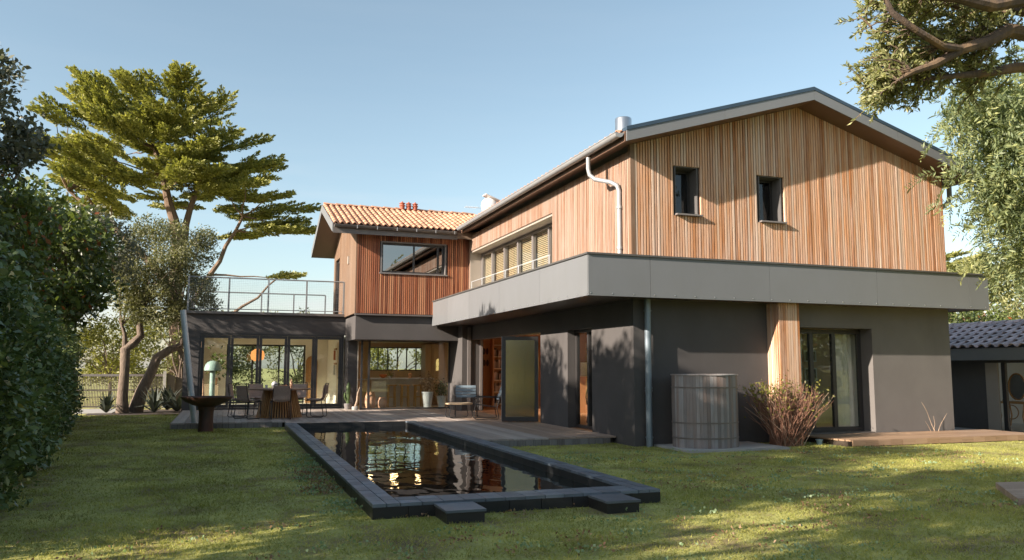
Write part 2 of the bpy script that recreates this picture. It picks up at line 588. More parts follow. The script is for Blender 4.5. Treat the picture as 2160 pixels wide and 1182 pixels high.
def faces_obj(name, V, F, mat, parent=None, tone=None, smooth=False, **kw):
    """fast mesh from numpy: V (n,3), F (m,k)"""
    V = np.asarray(V, np.float32)
    F = np.asarray(F, np.int32)
    me = bpy.data.meshes.new(name)
    me.vertices.add(len(V))
    me.vertices.foreach_set('co', V.ravel())
    m, k = F.shape
    me.loops.add(m * k)
    me.loops.foreach_set('vertex_index', F.ravel())
    me.polygons.add(m)
    me.polygons.foreach_set('loop_start', np.arange(0, m * k, k, dtype=np.int32))
    if tone is not None:
        a = me.attributes.new('tone', 'FLOAT', 'FACE')
        a.data.foreach_set('value', np.asarray(tone, np.float32))
    me.materials.append(MATS[mat])
    me.update(calc_edges=True)
    if smooth:
        me.polygons.foreach_set('use_smooth', [True] * m)
    o = bpy.data.objects.new(name, me)
    COL.objects.link(o)
    attach(o, parent)
    return tag(o, **kw)


def unit(a):
    return a / np.maximum(np.linalg.norm(a, axis=-1, keepdims=True), 1e-9)


def leaf_quads(P, size, aspect=0.45, direc=None, spread=1.0, fold=0.25):
    """diamond leaves at P; direc = preferred growth direction; returns V,F"""
    n = len(P)
    d = RNG.normal(size=(n, 3))
    if direc is not None:
        d = unit(d) * spread + direc
    d = unit(d)
    q = unit(np.cross(d, RNG.normal(size=(n, 3))))
    nn = np.cross(d, q)
    s = (np.asarray(size) * np.ones(n))[:, None]
    a = P
    tip = P + d * s
    mid = P + d * s * 0.5
    l_ = mid + q * s * aspect * 0.5 + nn * s * fold * 0.3
    r_ = mid - q * s * aspect * 0.5 + nn * s * fold * 0.3
    V = np.stack([a, l_, tip, r_], 1).reshape(-1, 3)
    F = np.arange(4 * n).reshape(n, 4)
    return V, F


def foliage(name, P, size, mat, parent, tone=None, aspect=0.45, direc=None, spread=1.0, **kw):
    V, F = leaf_quads(P, size, aspect, direc, spread)
    if tone is None:
        tone = RNG.random(len(P))
    return faces_obj(name, V, F, mat, parent, tone, **kw)

# ================================================================== the setting
g = MB()
xs, ys = [-700, 15.6, 27, 700], [-700, 13.45, 24, 900]
for i in range(3):
    for j in range(3):
        if (i, j) != (1, 1):
            g.quad((xs[i], ys[j], 0), (xs[i + 1], ys[j], 0), (xs[i + 1], ys[j + 1], 0), (xs[i], ys[j + 1], 0))
for a, b in (((15.6, 13.45), (27, 13.45)), ((27, 13.45), (27, 24)), ((27, 24), (15.6, 24)), ((15.6, 24), (15.6, 13.45))):
    g.quad((*a, 0), (*b, 0), (*b, -0.22), (*a, -0.22))
g.build('ground', 'lawn_soil', kind='structure')
MB().quad((15.6, 13.45, -0.216), (27, 13.45, -0.216), (27, 24, -0.216), (15.6, 24, -0.216)).build('patio', 'concrete', kind='structure')
B('path', 'concrete', None, -5.6, -3.25, 28.1, 30.9, -0.1, 0.02, kind='structure')

# ================================================================== the house
DK = 0.14
house = thing('house', 'large modern house with larch slat upper storey over dark rendered ground floor', 'house', (9.0, 18.0, 0))
X0, X1, Y0 = 7.25, 15.1, 13.5            # main block corners
XM, EV = 11.175, 5.757                   # ridge line, wall height at the eaves
SL = 0.299
YB = 31.0
WX, WY, WB = 3.68, 24.36, 29.6           # wing: left face, front face, back


def soff(x):
    return EV + SL * (3.925 - abs(x - XM))


# --- ground-floor walls
w = MB()
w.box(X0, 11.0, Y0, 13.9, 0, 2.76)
w.build('front_wall', 'render_wall', house, label='rendered wall behind the barrel, colour kept dark for the shade')
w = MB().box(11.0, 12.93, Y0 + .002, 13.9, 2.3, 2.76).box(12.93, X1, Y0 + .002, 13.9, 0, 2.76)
w.build('front_wall', 'render_sunlit', house, label='rendered wall right of the sliding door, colour lightened for sun and bounce')
w = MB()
w.box(X0, 7.55, 13.903, 15.34, 0, 2.76)
w.box(X0, 7.55, 16.6, 18.25, 0.0, 2.76)
w.box(X0, 7.55, 15.34, 16.6, 2.3, 2.76)
w.box(X0, 7.55, 18.25, 24.0, 2.32, 2.76)
w.build('side_wall', 'render_wall', house, label='dark rendered side wall with two openings')
MB().box(14.8, X1, 13.903, 14.1, -.22, 2.76).box(14.8, X1, 16.1, YB, -.22, 2.76).box(14.8, X1, 14.1, 16.1, 2.5, 2.76).box(14.8, X1, 14.1, 16.1, -.22, .3).build('end_wall', 'render_wall', house)
B('rear_wall', 'render_wall', house, 7.6, X1 - .003, YB, YB + .3, 0, 2.76)
w = MB().box(6.93, 7.62, 24.0, 25.5, 0, 2.76)
w.build('pier', 'render_wall', house)
MB().box(7.10, 7.2, 23.96, 23.998, 0.14, 2.7).build('door_post', 'frame_grey', house)
MB().box(7.50, 7.58, 23.96, 23.998, 0.14, 2.7).build('door_post', 'frame_grey', house)
# floors and ceilings inside
MB().box(7.3, 14.8, 13.95, 30.98, 0.0, 0.135).build('floor_slab', 'floor_wood', house)
MB().box(-0.9, 7.3, 25.6, 31.0, 0.0, 0.135).build('floor_slab', 'floor_in', house)
MB().box(7.56, 14.79, 13.92, 30.9, 2.6, 2.70).build('room_ceiling', 'ceiling', house)
MB().box(-0.7, 3.7, 26.75, 30.95, 2.62, 2.72).build('room_ceiling', 'ceiling', house)
MB().box(3.9, 7.55, 25.52, 30.0, 2.36, 2.46).build('room_ceiling', 'ply', house)

# --- wing ground floor
w = MB()
w.box(-1.17, -0.74, 26.6, 26.95, 0, 3.1).box(-1.17, -0.74, 30.7, 31.3, 0, 3.1).box(-1.17, -.74, 26.95, 30.7, 2.5, 3.1)   # left end of the dining room
w.box(-0.74, 3.9, 26.6, 26.85, 2.5, 3.1)                      # header over the folding doors
w.box(3.72, 4.02, 26.0, 30.0, 0, 2.4)                         # between dining room and kitchen
w.build('dining_wall', 'render_wall', house, label='dark rendered wall round the dining room glazing')
w = MB()
w.box(-0.74, 0.08, 31.0, 31.3, 0, 3.1).box(2.86, 3.72, 31.0, 31.3, 0, 3.1).box(0.08, 2.86, 31.0, 31.3, 2.28, 3.1)
w.box(3.66, 3.715, 26.9, 31.0, 0.13, 2.62)
w.build('dining_room_wall', 'cream_wall', house, label='cream plaster wall inside the dining room')
B('terrace_slab', 'zinc_dark', house, -1.23, 3.66, 26.5, 32.0, 3.1, 3.18, label='thin dark edge of the roof terrace')
# beam below the wing, flush with the cladding above
w = MB().box(3.70, 7.24, 24.46, 26.58, 2.3, 3.02)
w.build('beam', 'render_wall', house, label='deep rendered beam over the kitchen glazing')
B('beam_flashing', 'zinc_dark', house, 3.66, 7.24, 24.33, 24.455, 3.03, 3.08)
# kitchen walls
w = MB().box(4.02, 5.0, 29.7, 29.9, 0.13, 2.4).box(7.15, 7.6, 29.7, 29.9, 0.13, 2.4).box(5.0, 7.15, 29.7, 29.9, 2.2, 2.4).box(5.0, 7.15, 29.7, 29.9, 0.13, 1.34)
w.build('kitchen_wall', 'ply', house)
MB().box(7.56, 7.62, 25.6, 29.7, 0.13, 2.4).build('kitchen_wall', 'ply', house)
MB().box(4.025, 4.05, 26.0, 29.7, 0.13, 2.4).build('kitchen_wall', 'cream_wall', house)
# living room partitions
MB().box(7.7, 14.7, 26.55, 26.65, 0.13, 2.6).build('partition', 'shelf_wood', house)
MB().box(9.45, 10.75, 21.9, 22.0, 0.13, 2.6).build('partition', 'shelf_wood', house)
MB().box(10.75, 10.85, 13.92, 26.5, 0.13, 2.6).build('partition', 'cream_wall', house)
MB().box(10.86, 14.79, 16.2, 16.3, 0.13, 2.6).build('partition', 'ply', house)


# --- glazing helpers -------------------------------------------------
def window_y(name, x0, x1, z0, z1, y, stiles, fw=0.06, fd=0.07, frame='frame_dark', glass='glass', parent=house, bottom=None, label=None):
    """window in a plane y = const, stiles = x positions of inner uprights"""
    root = MB().box(x0, x0 + fw, y, y + fd, z0, z1).box(x1 - fw, x1, y, y + fd, z0, z1)
    root.box(x0 + fw, x1 - fw, y, y + fd, z1 - fw, z1).box(x0 + fw, x1 - fw, y, y + fd, z0, z0 + (bottom or fw))
    o = root.build(name, frame, parent, label=label)
    ed = [x0 + fw] + [s for s in stiles] + [x1 - fw]
    for s in stiles:
        MB().box(s - fw * .5, s + fw * .5, y - 0.004, y + fd + .004, z0 + (bottom or fw), z1 - fw).build('stile', frame, o)
    for a, b in zip(ed[:-1], ed[1:]):
        a2 = a + (fw * .5 if a in stiles else 0)
        b2 = b - (fw * .5 if b in stiles else 0)
        MB().box(a2, b2, y + fd * .4, y + fd * .55, z0 + (bottom or fw), z1 - fw).build('pane', glass, o)
    return o


def window_x(name, y0, y1, z0, z1, x, stiles, fw=0.06, fd=0.07, frame='frame_dark', glass='glass', parent=house, label=None):
    m = MB().box(x, x + fd, y0, y0 + fw, z0, z1).box(x, x + fd, y1 - fw, y1, z0, z1)
    m.box(x, x + fd, y0 + fw, y1 - fw, z1 - fw, z1).box(x, x + fd, y0 + fw, y1 - fw, z0, z0 + fw)
    o = m.build(name, frame, parent, label=label)
    ed = [y0 + fw] + list(stiles) + [y1 - fw]
    for s in stiles:
        MB().box(x - .02, x + fd + .004, s - fw * .6, s + fw * .6, z0 + fw, z1 - fw).build('stile', frame, o)
    for a, b in zip(ed[:-1], ed[1:]):
        a2 = a + (fw * .6 if a in stiles else 0)
        b2 = b - (fw * .6 if b in stiles else 0)
        MB().box(x + fd * .4, x + fd * .55, a2, b2, z0 + fw, z1 - fw).build('pane', glass, o)
    return o


# dining folding doors: five leaves, each with its own frame
dd = MB().box(-0.74, 3.66, 26.61, 26.72, 2.44, 2.5).box(-0.74, 3.66, 26.61, 26.72, 0.14, 0.19).box(-0.74, -0.68, 26.61, 26.72, .19, 2.44).box(3.6, 3.66, 26.61, 26.72, .19, 2.44)
folding = dd.build('folding_door', 'frame_dark', house, label='five-leaf glass folding door of the dining room')
lw = (3.6 + 0.68) / 5
for k in range(5):
    a = -0.68 + k * lw
    m = MB().box(a + .004, a + .085, 26.63, 26.70, .195, 2.435).box(a + lw - .085, a + lw - .004, 26.63, 26.70, .195, 2.435)
    m.box(a + .085, a + lw - .085, 26.63, 26.70, 2.35, 2.435).box(a + .085, a + lw - .085, 26.63, 26.70, .195, .29)
    m.build('leaf_frame', 'frame_dark', folding)
    MB().box(a + .085, a + lw - .085, 26.66, 26.672, .29, 2.35).build('pane', 'glass', folding)
MB().box(3.50, 3.57, 26.58, 26.63, 1.1, 1.13).build('handle', 'black_metal', folding)
window_x('window', 26.95, 30.7, 0.14, 2.5, -0.85, (28.2, 29.45), label='unseen side glazing of the dining room, added to let sun in')  # unseen glazing, added so sun brightens the dining room
# dining back window
window_y('window', 0.08, 2.86, 0.14, 2.28, 31.05, (0.98, 1.92), label='wide window at the back of the dining room')
# kitchen glazing with a narrow first pane
window_y('window', 4.04, 6.94, 0.14, 2.36, 25.40, (4.30,), fw=0.06, label='big fixed kitchen window facing the terrace', bottom=0.05)
window_y('window', 5.0, 7.15, 1.34, 2.2, 29.72, (5.36, 5.72, 6.08, 6.43, 6.79), fw=0.035, label='kitchen back window with close uprights')
# bedroom sliding door in the front wall
window_y('sliding_door', 11.0, 12.93, 0.145, 2.28, 13.83, (11.62, 12.2), fw=0.09, glass='glass', label='three-leaf sliding door with curtains')
B('door_sill', 'zinc_dark', house, 11.0, 12.93, 13.52, 13.83, 0.10, 0.143)
window_x('window', 14.1, 16.1, .3, 2.5, 14.9, (15.1,), label='unseen side window added to light the bedroom')  # unseen window, put in so daylight reaches the bedroom
# side glass door between the two piers
window_x('glass_door', 15.34, 16.6, 0.145, 2.3, 7.44, (15.9,), fw=0.07, label='narrow glass door between dark piers')
# upper gable windows (deep dark reveals, thin sills)
for (a, b, z0, z1) in ((8.22, 8.70, 4.455, 5.40), (10.185, 10.70, 4.44, 5.372)):
    m = MB()
    m.box(a - .02, a, 13.492, 13.86, z0, z1 + .02).box(b, b + .02, 13.492, 13.86, z0, z1 + .02).box(a, b, 13.492, 13.86, z1, z1 + .02)
    o = m.build('window', 'reveal', house, label='small window in a deep dark reveal')
    m = MB().box(a, a + .05, 13.76, 13.81, z0, z1).box(b - .05, b, 13.76, 13.81, z0, z1).box(a + .05, b - .05, 13.76, 13.81, z1 - .05, z1).box(a + .05, b - .05, 13.76, 13.81, z0, z0 + .05)
    m.build('frame', 'frame_dark', o)
    MB().box(a + .05, b - .05, 13.78, 13.79, z0 + .05, z1 - .05).build('pane', 'glass_dark', o)
    MB().box(a - .04, b + .06, 13.38, 13.76, z0 - .03, z0).build('sill', 'frame_grey', o)
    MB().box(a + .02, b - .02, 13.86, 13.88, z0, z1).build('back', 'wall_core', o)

# --- upper-storey core behind the slats
m = MB()
zt = 3.3
for a, b in ((X0 + .03, 8.2), (8.72, 10.165), (10.72, X1 - .03)):
    pts = [(a, zt), (b, zt)]
    top = [(b, soff(b))] + ([(XM, soff(XM))] if a < XM < b else []) + [(a, soff(a))]
    m.prism(pts + top, 1, Y0 + .012, Y0 + .2)
for a, b, z0, z1 in ((8.2, 8.72, 4.425, 5.42), (10.165, 10.72, 4.41, 5.392)):
    m.box(a, b, Y0 + .012, Y0 + .2, zt, z0)
    m.prism([(a, z1), (b, z1), (b, soff(b)), (a, soff(a))], 1, Y0 + .012, Y0 + .2)
front_core = m.build('front_cladding', 'wall_core', house, label='vertical larch slats on the gable front')
m = MB().box(X0 + .012, X0 + .2, Y0 + .2, 17.39, zt, 5.62).box(X0 + .012, X0 + .2, 17.39, 24.3, 5.13, 5.62).box(X0 + .012, X0 + .2, 24.24, 24.36, zt, 5.13)
side_core = m.build('side_cladding', 'wall_core', house, label='larch slats on the side wall, colour lowered against full sun')
m = MB().box(X1 - .2, X1 - .01, Y0 + .2, YB, zt, EV)
m.prism([(X0 + .2, zt), (X1 - .2, zt), (X1 - .2, soff(X1 - .2)), (XM, soff(XM)), (X0 + .2, soff(X0 + .2))], 1, YB - .2, YB)
m.build('rear_cladding', 'slat_main', house)
# front slats
n = 128
pitch = (X1 - X0 - .06) / n
wins = ((8.18, 8.74, 4.42, 5.42), (10.145, 10.74, 4.405, 5.392))
for k in range(n):
    a = X0 + .055 + k * pitch
    b = a + pitch * random.uniform(.64, .72)
    if b > X1: b = X1
    y = Y0 - .040 - random.uniform(0, .006)
    ta, tb = soff(a) - .004, soff(b) - .004
    segs = [(zt, None)]
    for (wa, wb, z0, z1) in wins:
        if b > wa and a < wb:
            segs = [(zt, z0), (z1, None)]
    for i, (z0, z1) in enumerate(segs):
        t1, t2 = (z1, z1) if z1 else (ta, tb)
        h = [(a, y, z0), (b, y, z0), (b, Y0 + .01, z0), (a, Y0 + .01, z0), (a, y, t1), (b, y, t2), (b, Y0 + .01, t2), (a, Y0 + .01, t1)]
        MB().hexa(h).build('slat', 'slat_main', front_core)
def toned(o):
    k_ = len(o.data.polygons) // 6
    at_ = o.data.attributes.new('tone', 'FLOAT', 'FACE')
    at_.data.foreach_set('value', np.repeat(RNG.random(k_), 6).astype(np.float32))


# side slats
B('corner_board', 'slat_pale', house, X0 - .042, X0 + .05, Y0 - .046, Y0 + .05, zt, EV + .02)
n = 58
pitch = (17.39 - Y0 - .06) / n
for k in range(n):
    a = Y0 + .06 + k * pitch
    MB().box(X0 - .04 - random.uniform(0, .006), X0 + .01, a, a + pitch * random.uniform(.64, .72), zt, 5.62).build('slat', 'slat_side_dimmed', side_core)
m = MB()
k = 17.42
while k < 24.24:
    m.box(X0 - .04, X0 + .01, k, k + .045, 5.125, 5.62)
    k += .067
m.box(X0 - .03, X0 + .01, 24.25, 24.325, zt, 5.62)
toned(m.build('lintel_slats', 'slat_side_dimmed', side_core, kind='stuff'))
# long side window in its recess
rec = MB()
rec.box(X0 - .02, 7.72, 24.20, 24.235, zt, 5.125)
rec.box(X0 + .0, 7.72, 17.39, 24.20, 5.07, 5.122)
rec.box(X0 + .0, 7.72, 17.33, 17.39, zt, 5.13)
rec.build('window_recess', 'reveal_pale', house)
stl = [17.39 + 6.85 * i / 6 for i in range(1, 6)]
lw_ = window_x('window', 17.40, 24.19, 3.5, 5.06, 7.60, stl, fw=0.07, frame='frame_grey', glass='glass', label='long upper window with venetian blinds')
ed = [17.40] + stl + [24.19]
for a, b in zip(ed[:-1], ed[1:]):
    m = MB()
    z = 3.6
    while z < 5.0:
        m.hexa([(7.70, a + .07, z - .034), (7.722, a + .07, z), (7.722, b - .07, z), (7.70, b - .07, z - .034),
                (7.70, a + .07, z - .028), (7.722, a + .07, z + .006), (7.722, b - .07, z + .006), (7.70, b - .07, z - .028)])
        z += .05
    m.build('blind', 'blind', lw_)
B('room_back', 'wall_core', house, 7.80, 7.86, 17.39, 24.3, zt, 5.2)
# safety rail in front of it
rl = MB().tube([(7.14, 17.35, 4.10), (7.14, 23.75, 4.10)], .010, 6).tube([(7.14, 17.35, 3.80), (7.14, 23.75, 3.80)], .008, 6)
rail = rl.build('window_rail', 'galv', house, label='slim white safety rail below the long window')
for k in range(7):
    y = 17.4 + k * 1.055
    MB().tube([(7.14, y, 3.5), (7.14, y, 4.10)], .009, 6).build('post', 'galv', rail)

# --- canopy round the corner
CX0, CX1, CY0, CY1, CZ0, CZ1 = 6.063, 15.68, 12.95, 24.40, 2.743, 3.485
canopy = B('canopy', 'soffit', house, CX0 + .03, CX1 - .03, CY0 + .03, Y0, CZ0 + .012, CZ0 + .05, label='grey sheet-metal canopy wrapping the corner')
B('soffit', 'soffit', canopy, CX0 + .03, X0, Y0, CY1 - .01, CZ0 + .012, CZ0 + .05)
B('soffit', 'soffit', canopy, X1, CX1 - .03, Y0, 20, CZ0 + .012, CZ0 + .05)
B('canopy_top', 'zinc_dark', canopy, CX0 + .03, CX1 - .03, CY0 + .03, Y0 + .2, 3.38, 3.44)
B('canopy_top', 'zinc_dark', canopy, CX0 + .03, X0 + .2, Y0 + .2, CY1 - .01, 3.38, 3.44)
gp = .0035
jx = [CX0, 7.32, 9.95, 12.6, 15.12, CX1]
for a, b in zip(jx[:-1], jx[1:]):
    MB().box(a + gp, b - gp, CY0, CY0 + .025, CZ0, CZ1).build('panel', 'fascia', canopy)
jy = [CY0 + .027, 15.3, 17.9, 20.4, 22.6, CY1]
for a, b in zip(jy[:-1], jy[1:]):
    MB().box(CX0, CX0 + .025, a + gp, b - gp, CZ0, CZ1).build('panel', 'fascia', canopy)
MB().box(CX1 - .025, CX1, CY0 + .027, 20, CZ0, CZ1).build('panel', 'fascia', canopy)
MB().box(CX0 + .003, CX0 + .6, CY1 - .003, CY1 + .02, CZ0, CZ1).build('panel', 'fascia', canopy)
MB().box(CX0 - .03, CX1 + .03, CY0 - .03, CY0 + .12, CZ1 + .002, CZ1 + .035).box(CX0 - .03, CX0 + .12, CY0 + .12, CY1, CZ1 + .002, CZ1 + .035).box(CX1 - .1, CX1 + .03, CY0 + .12, 20, CZ1 + .002, CZ1 + .035).build('cap', 'fascia_cap', canopy)
m = MB()
x = CX0 + .05
while x < CX1:
    m.lathe([(.013, 0), (.010, .006), (.002, .008)], 0, 0, 6)
    for i in range(len(m.v) - 18, len(m.v)):
        px, py, pz = m.v[i]
        m.v[i] = (x + px, CY0 - pz, CZ0 + .045 + py)
    x += .43
y = CY0 + .05
while y < CY1:
    m.lathe([(.013, 0), (.010, .006), (.002, .008)], 0, 0, 6)
    for i in range(len(m.v) - 18, len(m.v)):
        px, py, pz = m.v[i]
        m.v[i] = (CX0 - pz, y + px, CZ0 + .045 + py)
    y += .43
m.build('rivets', 'steel', canopy, kind='stuff')
# slatted timber post by the bedroom door
post = B('timber_post', 'wall_core', house, 10.30, 10.77, 13.17, 13.497, 0.0, 2.75, label='slatted timber post beside the sliding door')
n = 9
for k in range(n):
    a = 10.285 + k * (.50 / n)
    MB().box(a, a + .044, 13.14, 13.172, 0.02, 2.748).build('slat', 'slat_main', post)
for k in range(6):
    a = 13.18 + k * .055
    MB().box(10.268, 10.302, a, a + .043, 0.02, 2.748).build('slat', 'slat_main', post)

# --- main roof
RT = 0.25
ex0, ex1 = 6.86, 2 * XM - 6.86
es, ap = soff(ex0), soff(XM)
RY0, RY1 = 12.93, YB + .5
roof = MB().prism([(ex0 + .02, es + .006), (XM, ap), (ex1 - .02, es + .006), (ex1 - .02, es + .20), (XM, ap + .20), (ex0 + .02, es + .20)], 1, RY0 + .03, RY1).build('main_roof', 'eave_soffit', house, label='low-pitched main roof with deep gable overhang')
for s in (-1, 1):
    xe = XM + s * (XM - ex0)
    for i in range(2):                                   # two verge boards per slope
        ta, tb = i / 2, (i + 1) / 2
        xa, xb = XM + (xe - XM) * ta, XM + (xe - XM) * tb
        za, zb = ap + (es - ap) * ta, ap + (es - ap) * tb
        if s < 0: xa, xb, za, zb = xb + gp, xa - gp * .5, zb, za
        else: xa, xb = xa + gp * .5, xb - gp
        MB().hexa([(xa, RY0, za), (xb, RY0, zb), (xb, RY0 + .028, zb), (xa, RY0 + .028, za), (xa, RY0, za + .20), (xb, RY0, zb + .20), (xb, RY0 + .028, zb + .20), (xa, RY0 + .028, za + .20)]).build('verge_board', 'verge', roof)
    xa, xb = sorted((XM, xe))
    za, zb = (es, ap) if s < 0 else (ap, es)
    MB().hexa([(xa, RY0 - .012, za + .203), (xb, RY0 - .012, zb + .203), (xb, RY0 + .2, zb + .203), (xa, RY0 + .2, za + .203), (xa, RY0 - .012, za + .275), (xb, RY0 - .012, zb + .275), (xb, RY0 + .2, zb + .275), (xa, RY0 + .2, za + .275)]).build('verge_cap', 'verge_cap', roof)
    MB().hexa([(xa, RY0 + .2, za + .203), (xb, RY0 + .2, zb + .203), (xb, RY1, zb + .203), (xa, RY1, za + .203), (xa, RY0 + .2, za + .24), (xb, RY0 + .2, zb + .24), (xb, RY1, zb + .24), (xa, RY1, za + .24)]).build('tile_bed', 'roof_under', roof)
    MB().box(*sorted((xe, xe + s * .022)), RY0 + .03, 23.9 if s < 0 else RY1, es - .006, es + .19).build('eaves_board', 'eave_soffit', roof)


def gutter(pts0, pts1, r, name, mat, parent):
    """half-round channel between two points, open upwards"""
    a, b = Vector(pts0), Vector(pts1)
    d = (b - a).normalized()
    s = d.cross(Vector((0, 0, 1)))
    m = MB()
    prof = []
    for k in range(9):
        t = math.pi * k / 8
        prof.append(s * (math.cos(t) * r) - Vector((0, 0, 1)) * math.sin(t) * r)
    inner = [p * .9 for p in prof[::-1]]
    lip = s * (r * 1.12)
    ring = prof + inner
    n_ = len(ring)
    for q in (a, b):
        m.v += [tuple(q + p) for p in ring]
    for k in range(n_):
        j = (k + 1) % n_
        m.f.append((k, j, n_ + j, n_ + k))
    m.f.append(tuple(range(9)))
    m.f.append(tuple(range(n_, n_ + 9))[::-1])
    o = m.build(name, mat, parent, smooth=True)
    mm = MB()
    for sg in (1, -1):
        mm.tube([a + s * r * sg, b + s * r * sg], r * .13, 6)
    mm.build('rim', mat, o)
    return o


gut = gutter((6.73, 12.97, 5.79), (6.73, 23.78, 5.77), .088, 'gutter', 'zinc', house)
for k in range(14):
    y = 13.3 + k * .78
    m = MB().lathe([(.094, y), (.094, y + .035)], 0, 0, 14, False)
    m.v = [(6.74 + x_, z_, 5.785 + min(y_, .02)) for x_, y_, z_ in m.v]
    m.build('bracket', 'zinc', gut)
gutter((15.62, 12.97, 5.72), (15.62, YB, 5.70), .085, 'gutter', 'zinc', house)
# downpipe at the corner: outlet, swan-neck, drop onto the canopy
dp = MB().tube([(6.74, 14.35, 5.66), (6.74, 14.35, 5.42), (6.76, 14.33, 5.30), (6.83, 14.24, 5.20), (7.05, 13.98, 5.10), (7.13, 13.87, 5.02), (7.16, 13.84, 4.90), (7.16, 13.84, 3.45)], .045, 12).build('downpipe', 'zinc', house, smooth=True)
MB().lathe([(.060, 4.55), (.060, 4.6)], 7.16, 13.84, 12).build('clip', 'zinc', dp)
MB().lathe([(.060, 3.75), (.060, 3.8)], 7.16, 13.84, 12).build('clip', 'zinc', dp)
MB().tube([(15.62, 13.75, 5.66), (15.62, 13.75, 5.40), (15.58, 13.75, 5.28), (15.45, 13.75, 5.18), (15.24, 13.75, 5.08), (15.17, 13.75, 4.95), (15.17, 13.75, 3.4)], .055, 12).build('downpipe', 'zinc', house, smooth=True)
dp = MB().tube([(7.50, 13.40, 0.0), (7.50, 13.40, 2.75)], .06, 14).build('downpipe', 'pipe_blue', house, smooth=True, label='blue-grey downpipe below the canopy')
for z in (.16, 1.02, 1.07, 2.52):
    MB().lathe([(.072, z), (.072, z + .03)], 7.50, 13.40, 14).build('clip', 'pipe_blue', dp)
# flue, eave tiles
fl = MB().lathe([(.20, 6.2), (.20, 7.48), (.185, 7.50), (.17, 7.44)], 8.93, 17.0, 24).build('flue', 'steel', roof, smooth=True, label='wide steel chimney flue')


def tile_mesh(w, L, h, mat, seg=6, th=.018):
    m = MB()
    for s in range(2):
        for k in range(seg + 1):
            t = math.pi * k / seg
            m.v.append((-math.cos(t) * w * .5 * (1 if s == 0 else .86), s * L, math.sin(t) * h * (1 if s == 0 else .86)))
    for k in range(seg + 1):
        t = math.pi * k / seg
        m.v.append((-math.cos(t) * (w * .5 - th), 0, max(0, math.sin(t) * h - th)))
    n_ = seg + 1
    for k in range(seg):
        m.f.append((k, k + 1, n_ + k + 1, n_ + k))
        m.f.append((2 * n_ + k, 2 * n_ + k + 1, k + 1, k))
    # flat pan beside the roll
    i = len(m.v)
    m.v += [(w * .5, 0, .0), (w * .86, 0, .004), (w * .86, L, .004), (w * .5, L, 0), (w * .5, 0, -.014), (w * .86, 0, -.014)]
    m.f.append((i, i + 1, i + 2, i + 3))
    m.f.append((i + 4, i + 5, i + 1, i))
    me = bpy.data.meshes.new('roof_tile')
    me.from_pydata(m.v, [], m.f)
    me.materials.append(MATS[mat])
    me.polygons.foreach_set('use_smooth', [True] * len(me.polygons))
    me.set_sharp_from_angle(angle=R(45))
    return me


def lay_tile(me, parent, o, u, s, name='roof_tile', tilt=.035):
    n_ = Vector(u).cross(Vector(s)).normalized()
    s2 = (Vector(s).normalized() - n_ * tilt).normalized()
    n2 = Vector(u).cross(s2).normalized()
    ob = bpy.data.objects.new(name, me)
    COL.objects.link(ob)
    mt = Matrix((Vector(u), s2, n2)).transposed().to_4x4()
    mt.translation = Vector(o) + n_ * .02
    ob.matrix_world = mt
    ob.parent = parent
    ob.matrix_parent_inverse = Matrix.Translation(-root_loc(parent))
    return ob


tm = tile_mesh(.155, .42, .062, 'terracotta')
sv = Vector((1, 0, SL)).normalized()
for k in range(40):
    y = 13.2 + k * .235
    lay_tile(tm, roof, (6.80, y, es + .185), (0, -1, 0), sv)

# --- wing upper storey
m = MB()
wz0, wz1 = 3.085, 5.62
m.box(WX + .012, 4.42, WY + .012, WY + .2, wz0, wz1).box(6.45, 7.26, WY + .012, WY + .2, wz0, wz1)
m.box(4.42, 6.45, WY + .012, WY + .2, wz0, 4.36).box(4.42, 6.45, WY + .012, WY + .2, 5.30, wz1)
wing_core = m.build('wing_cladding', 'wall_core', house, label='red-brown timber slats on the wing front')
n = 56
pitch = (7.22 - WX - .01) / n
for k in range(n):
    a = WX + .012 + k * pitch
    b = a + pitch * random.uniform(.62, .70)
    y = WY - .038 - random.uniform(0, .005)
    segs = [(wz0, 4.335), (5.315, wz1)] if (b > 4.40 and a < 6.47) else [(wz0, wz1)]
    for z0, z1 in segs:
        MB().box(a, b, y, WY + .01, z0, z1).build('slat', 'slat_wing', wing_core)
# wing window: slider in a slim surround, dark inside
fr = MB().box(4.40, 4.44, WY - .05, WY + .12, 4.33, 5.32).box(6.43, 6.47, WY - .05, WY + .12, 4.33, 5.32).box(4.44, 6.43, WY - .05, WY + .12, 5.28, 5.32).box(4.36, 6.51, WY - .08, WY + .12, 4.31, 4.35)
ww = fr.build('window', 'frame_grey', house, label='wide sliding window of the wing')
MB().box(4.44, 6.43, WY + .06, WY + .10, 4.35, 4.41).box(4.44, 6.43, WY + .06, WY + .10, 5.22, 5.28).box(4.44, 4.49, WY + .06, WY + .10, 4.41, 5.22).box(6.20, 6.26, WY + .06, WY + .10, 4.41, 5.22).box(6.36, 6.43, WY + .06, WY + .10, 4.41, 5.22).build('frame', 'frame_dark', ww)
MB().box(5.43, 5.48, WY + .05, WY + .09, 4.41, 5.22).build('stile', 'frame_dark', ww)
MB().box(4.49, 5.43, WY + .075, WY + .083, 4.41, 5.22).build('pane', 'glass_mirror', ww)
MB().box(5.48, 6.20, WY + .08, WY + .088, 4.41, 5.22).build('pane', 'glass_mirror', ww)
MB().box(6.26, 6.36, WY + .08, WY + .088, 4.41, 5.22).build('pane', 'glass_mirror', ww)
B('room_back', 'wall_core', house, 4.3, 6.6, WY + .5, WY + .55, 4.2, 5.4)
# wing left end
RYM = 27.0
ws = 0.372


def wsoff(y):
    return wz1 + ws * ((WB - WY) / 2 - abs(y - (WY + WB) / 2))


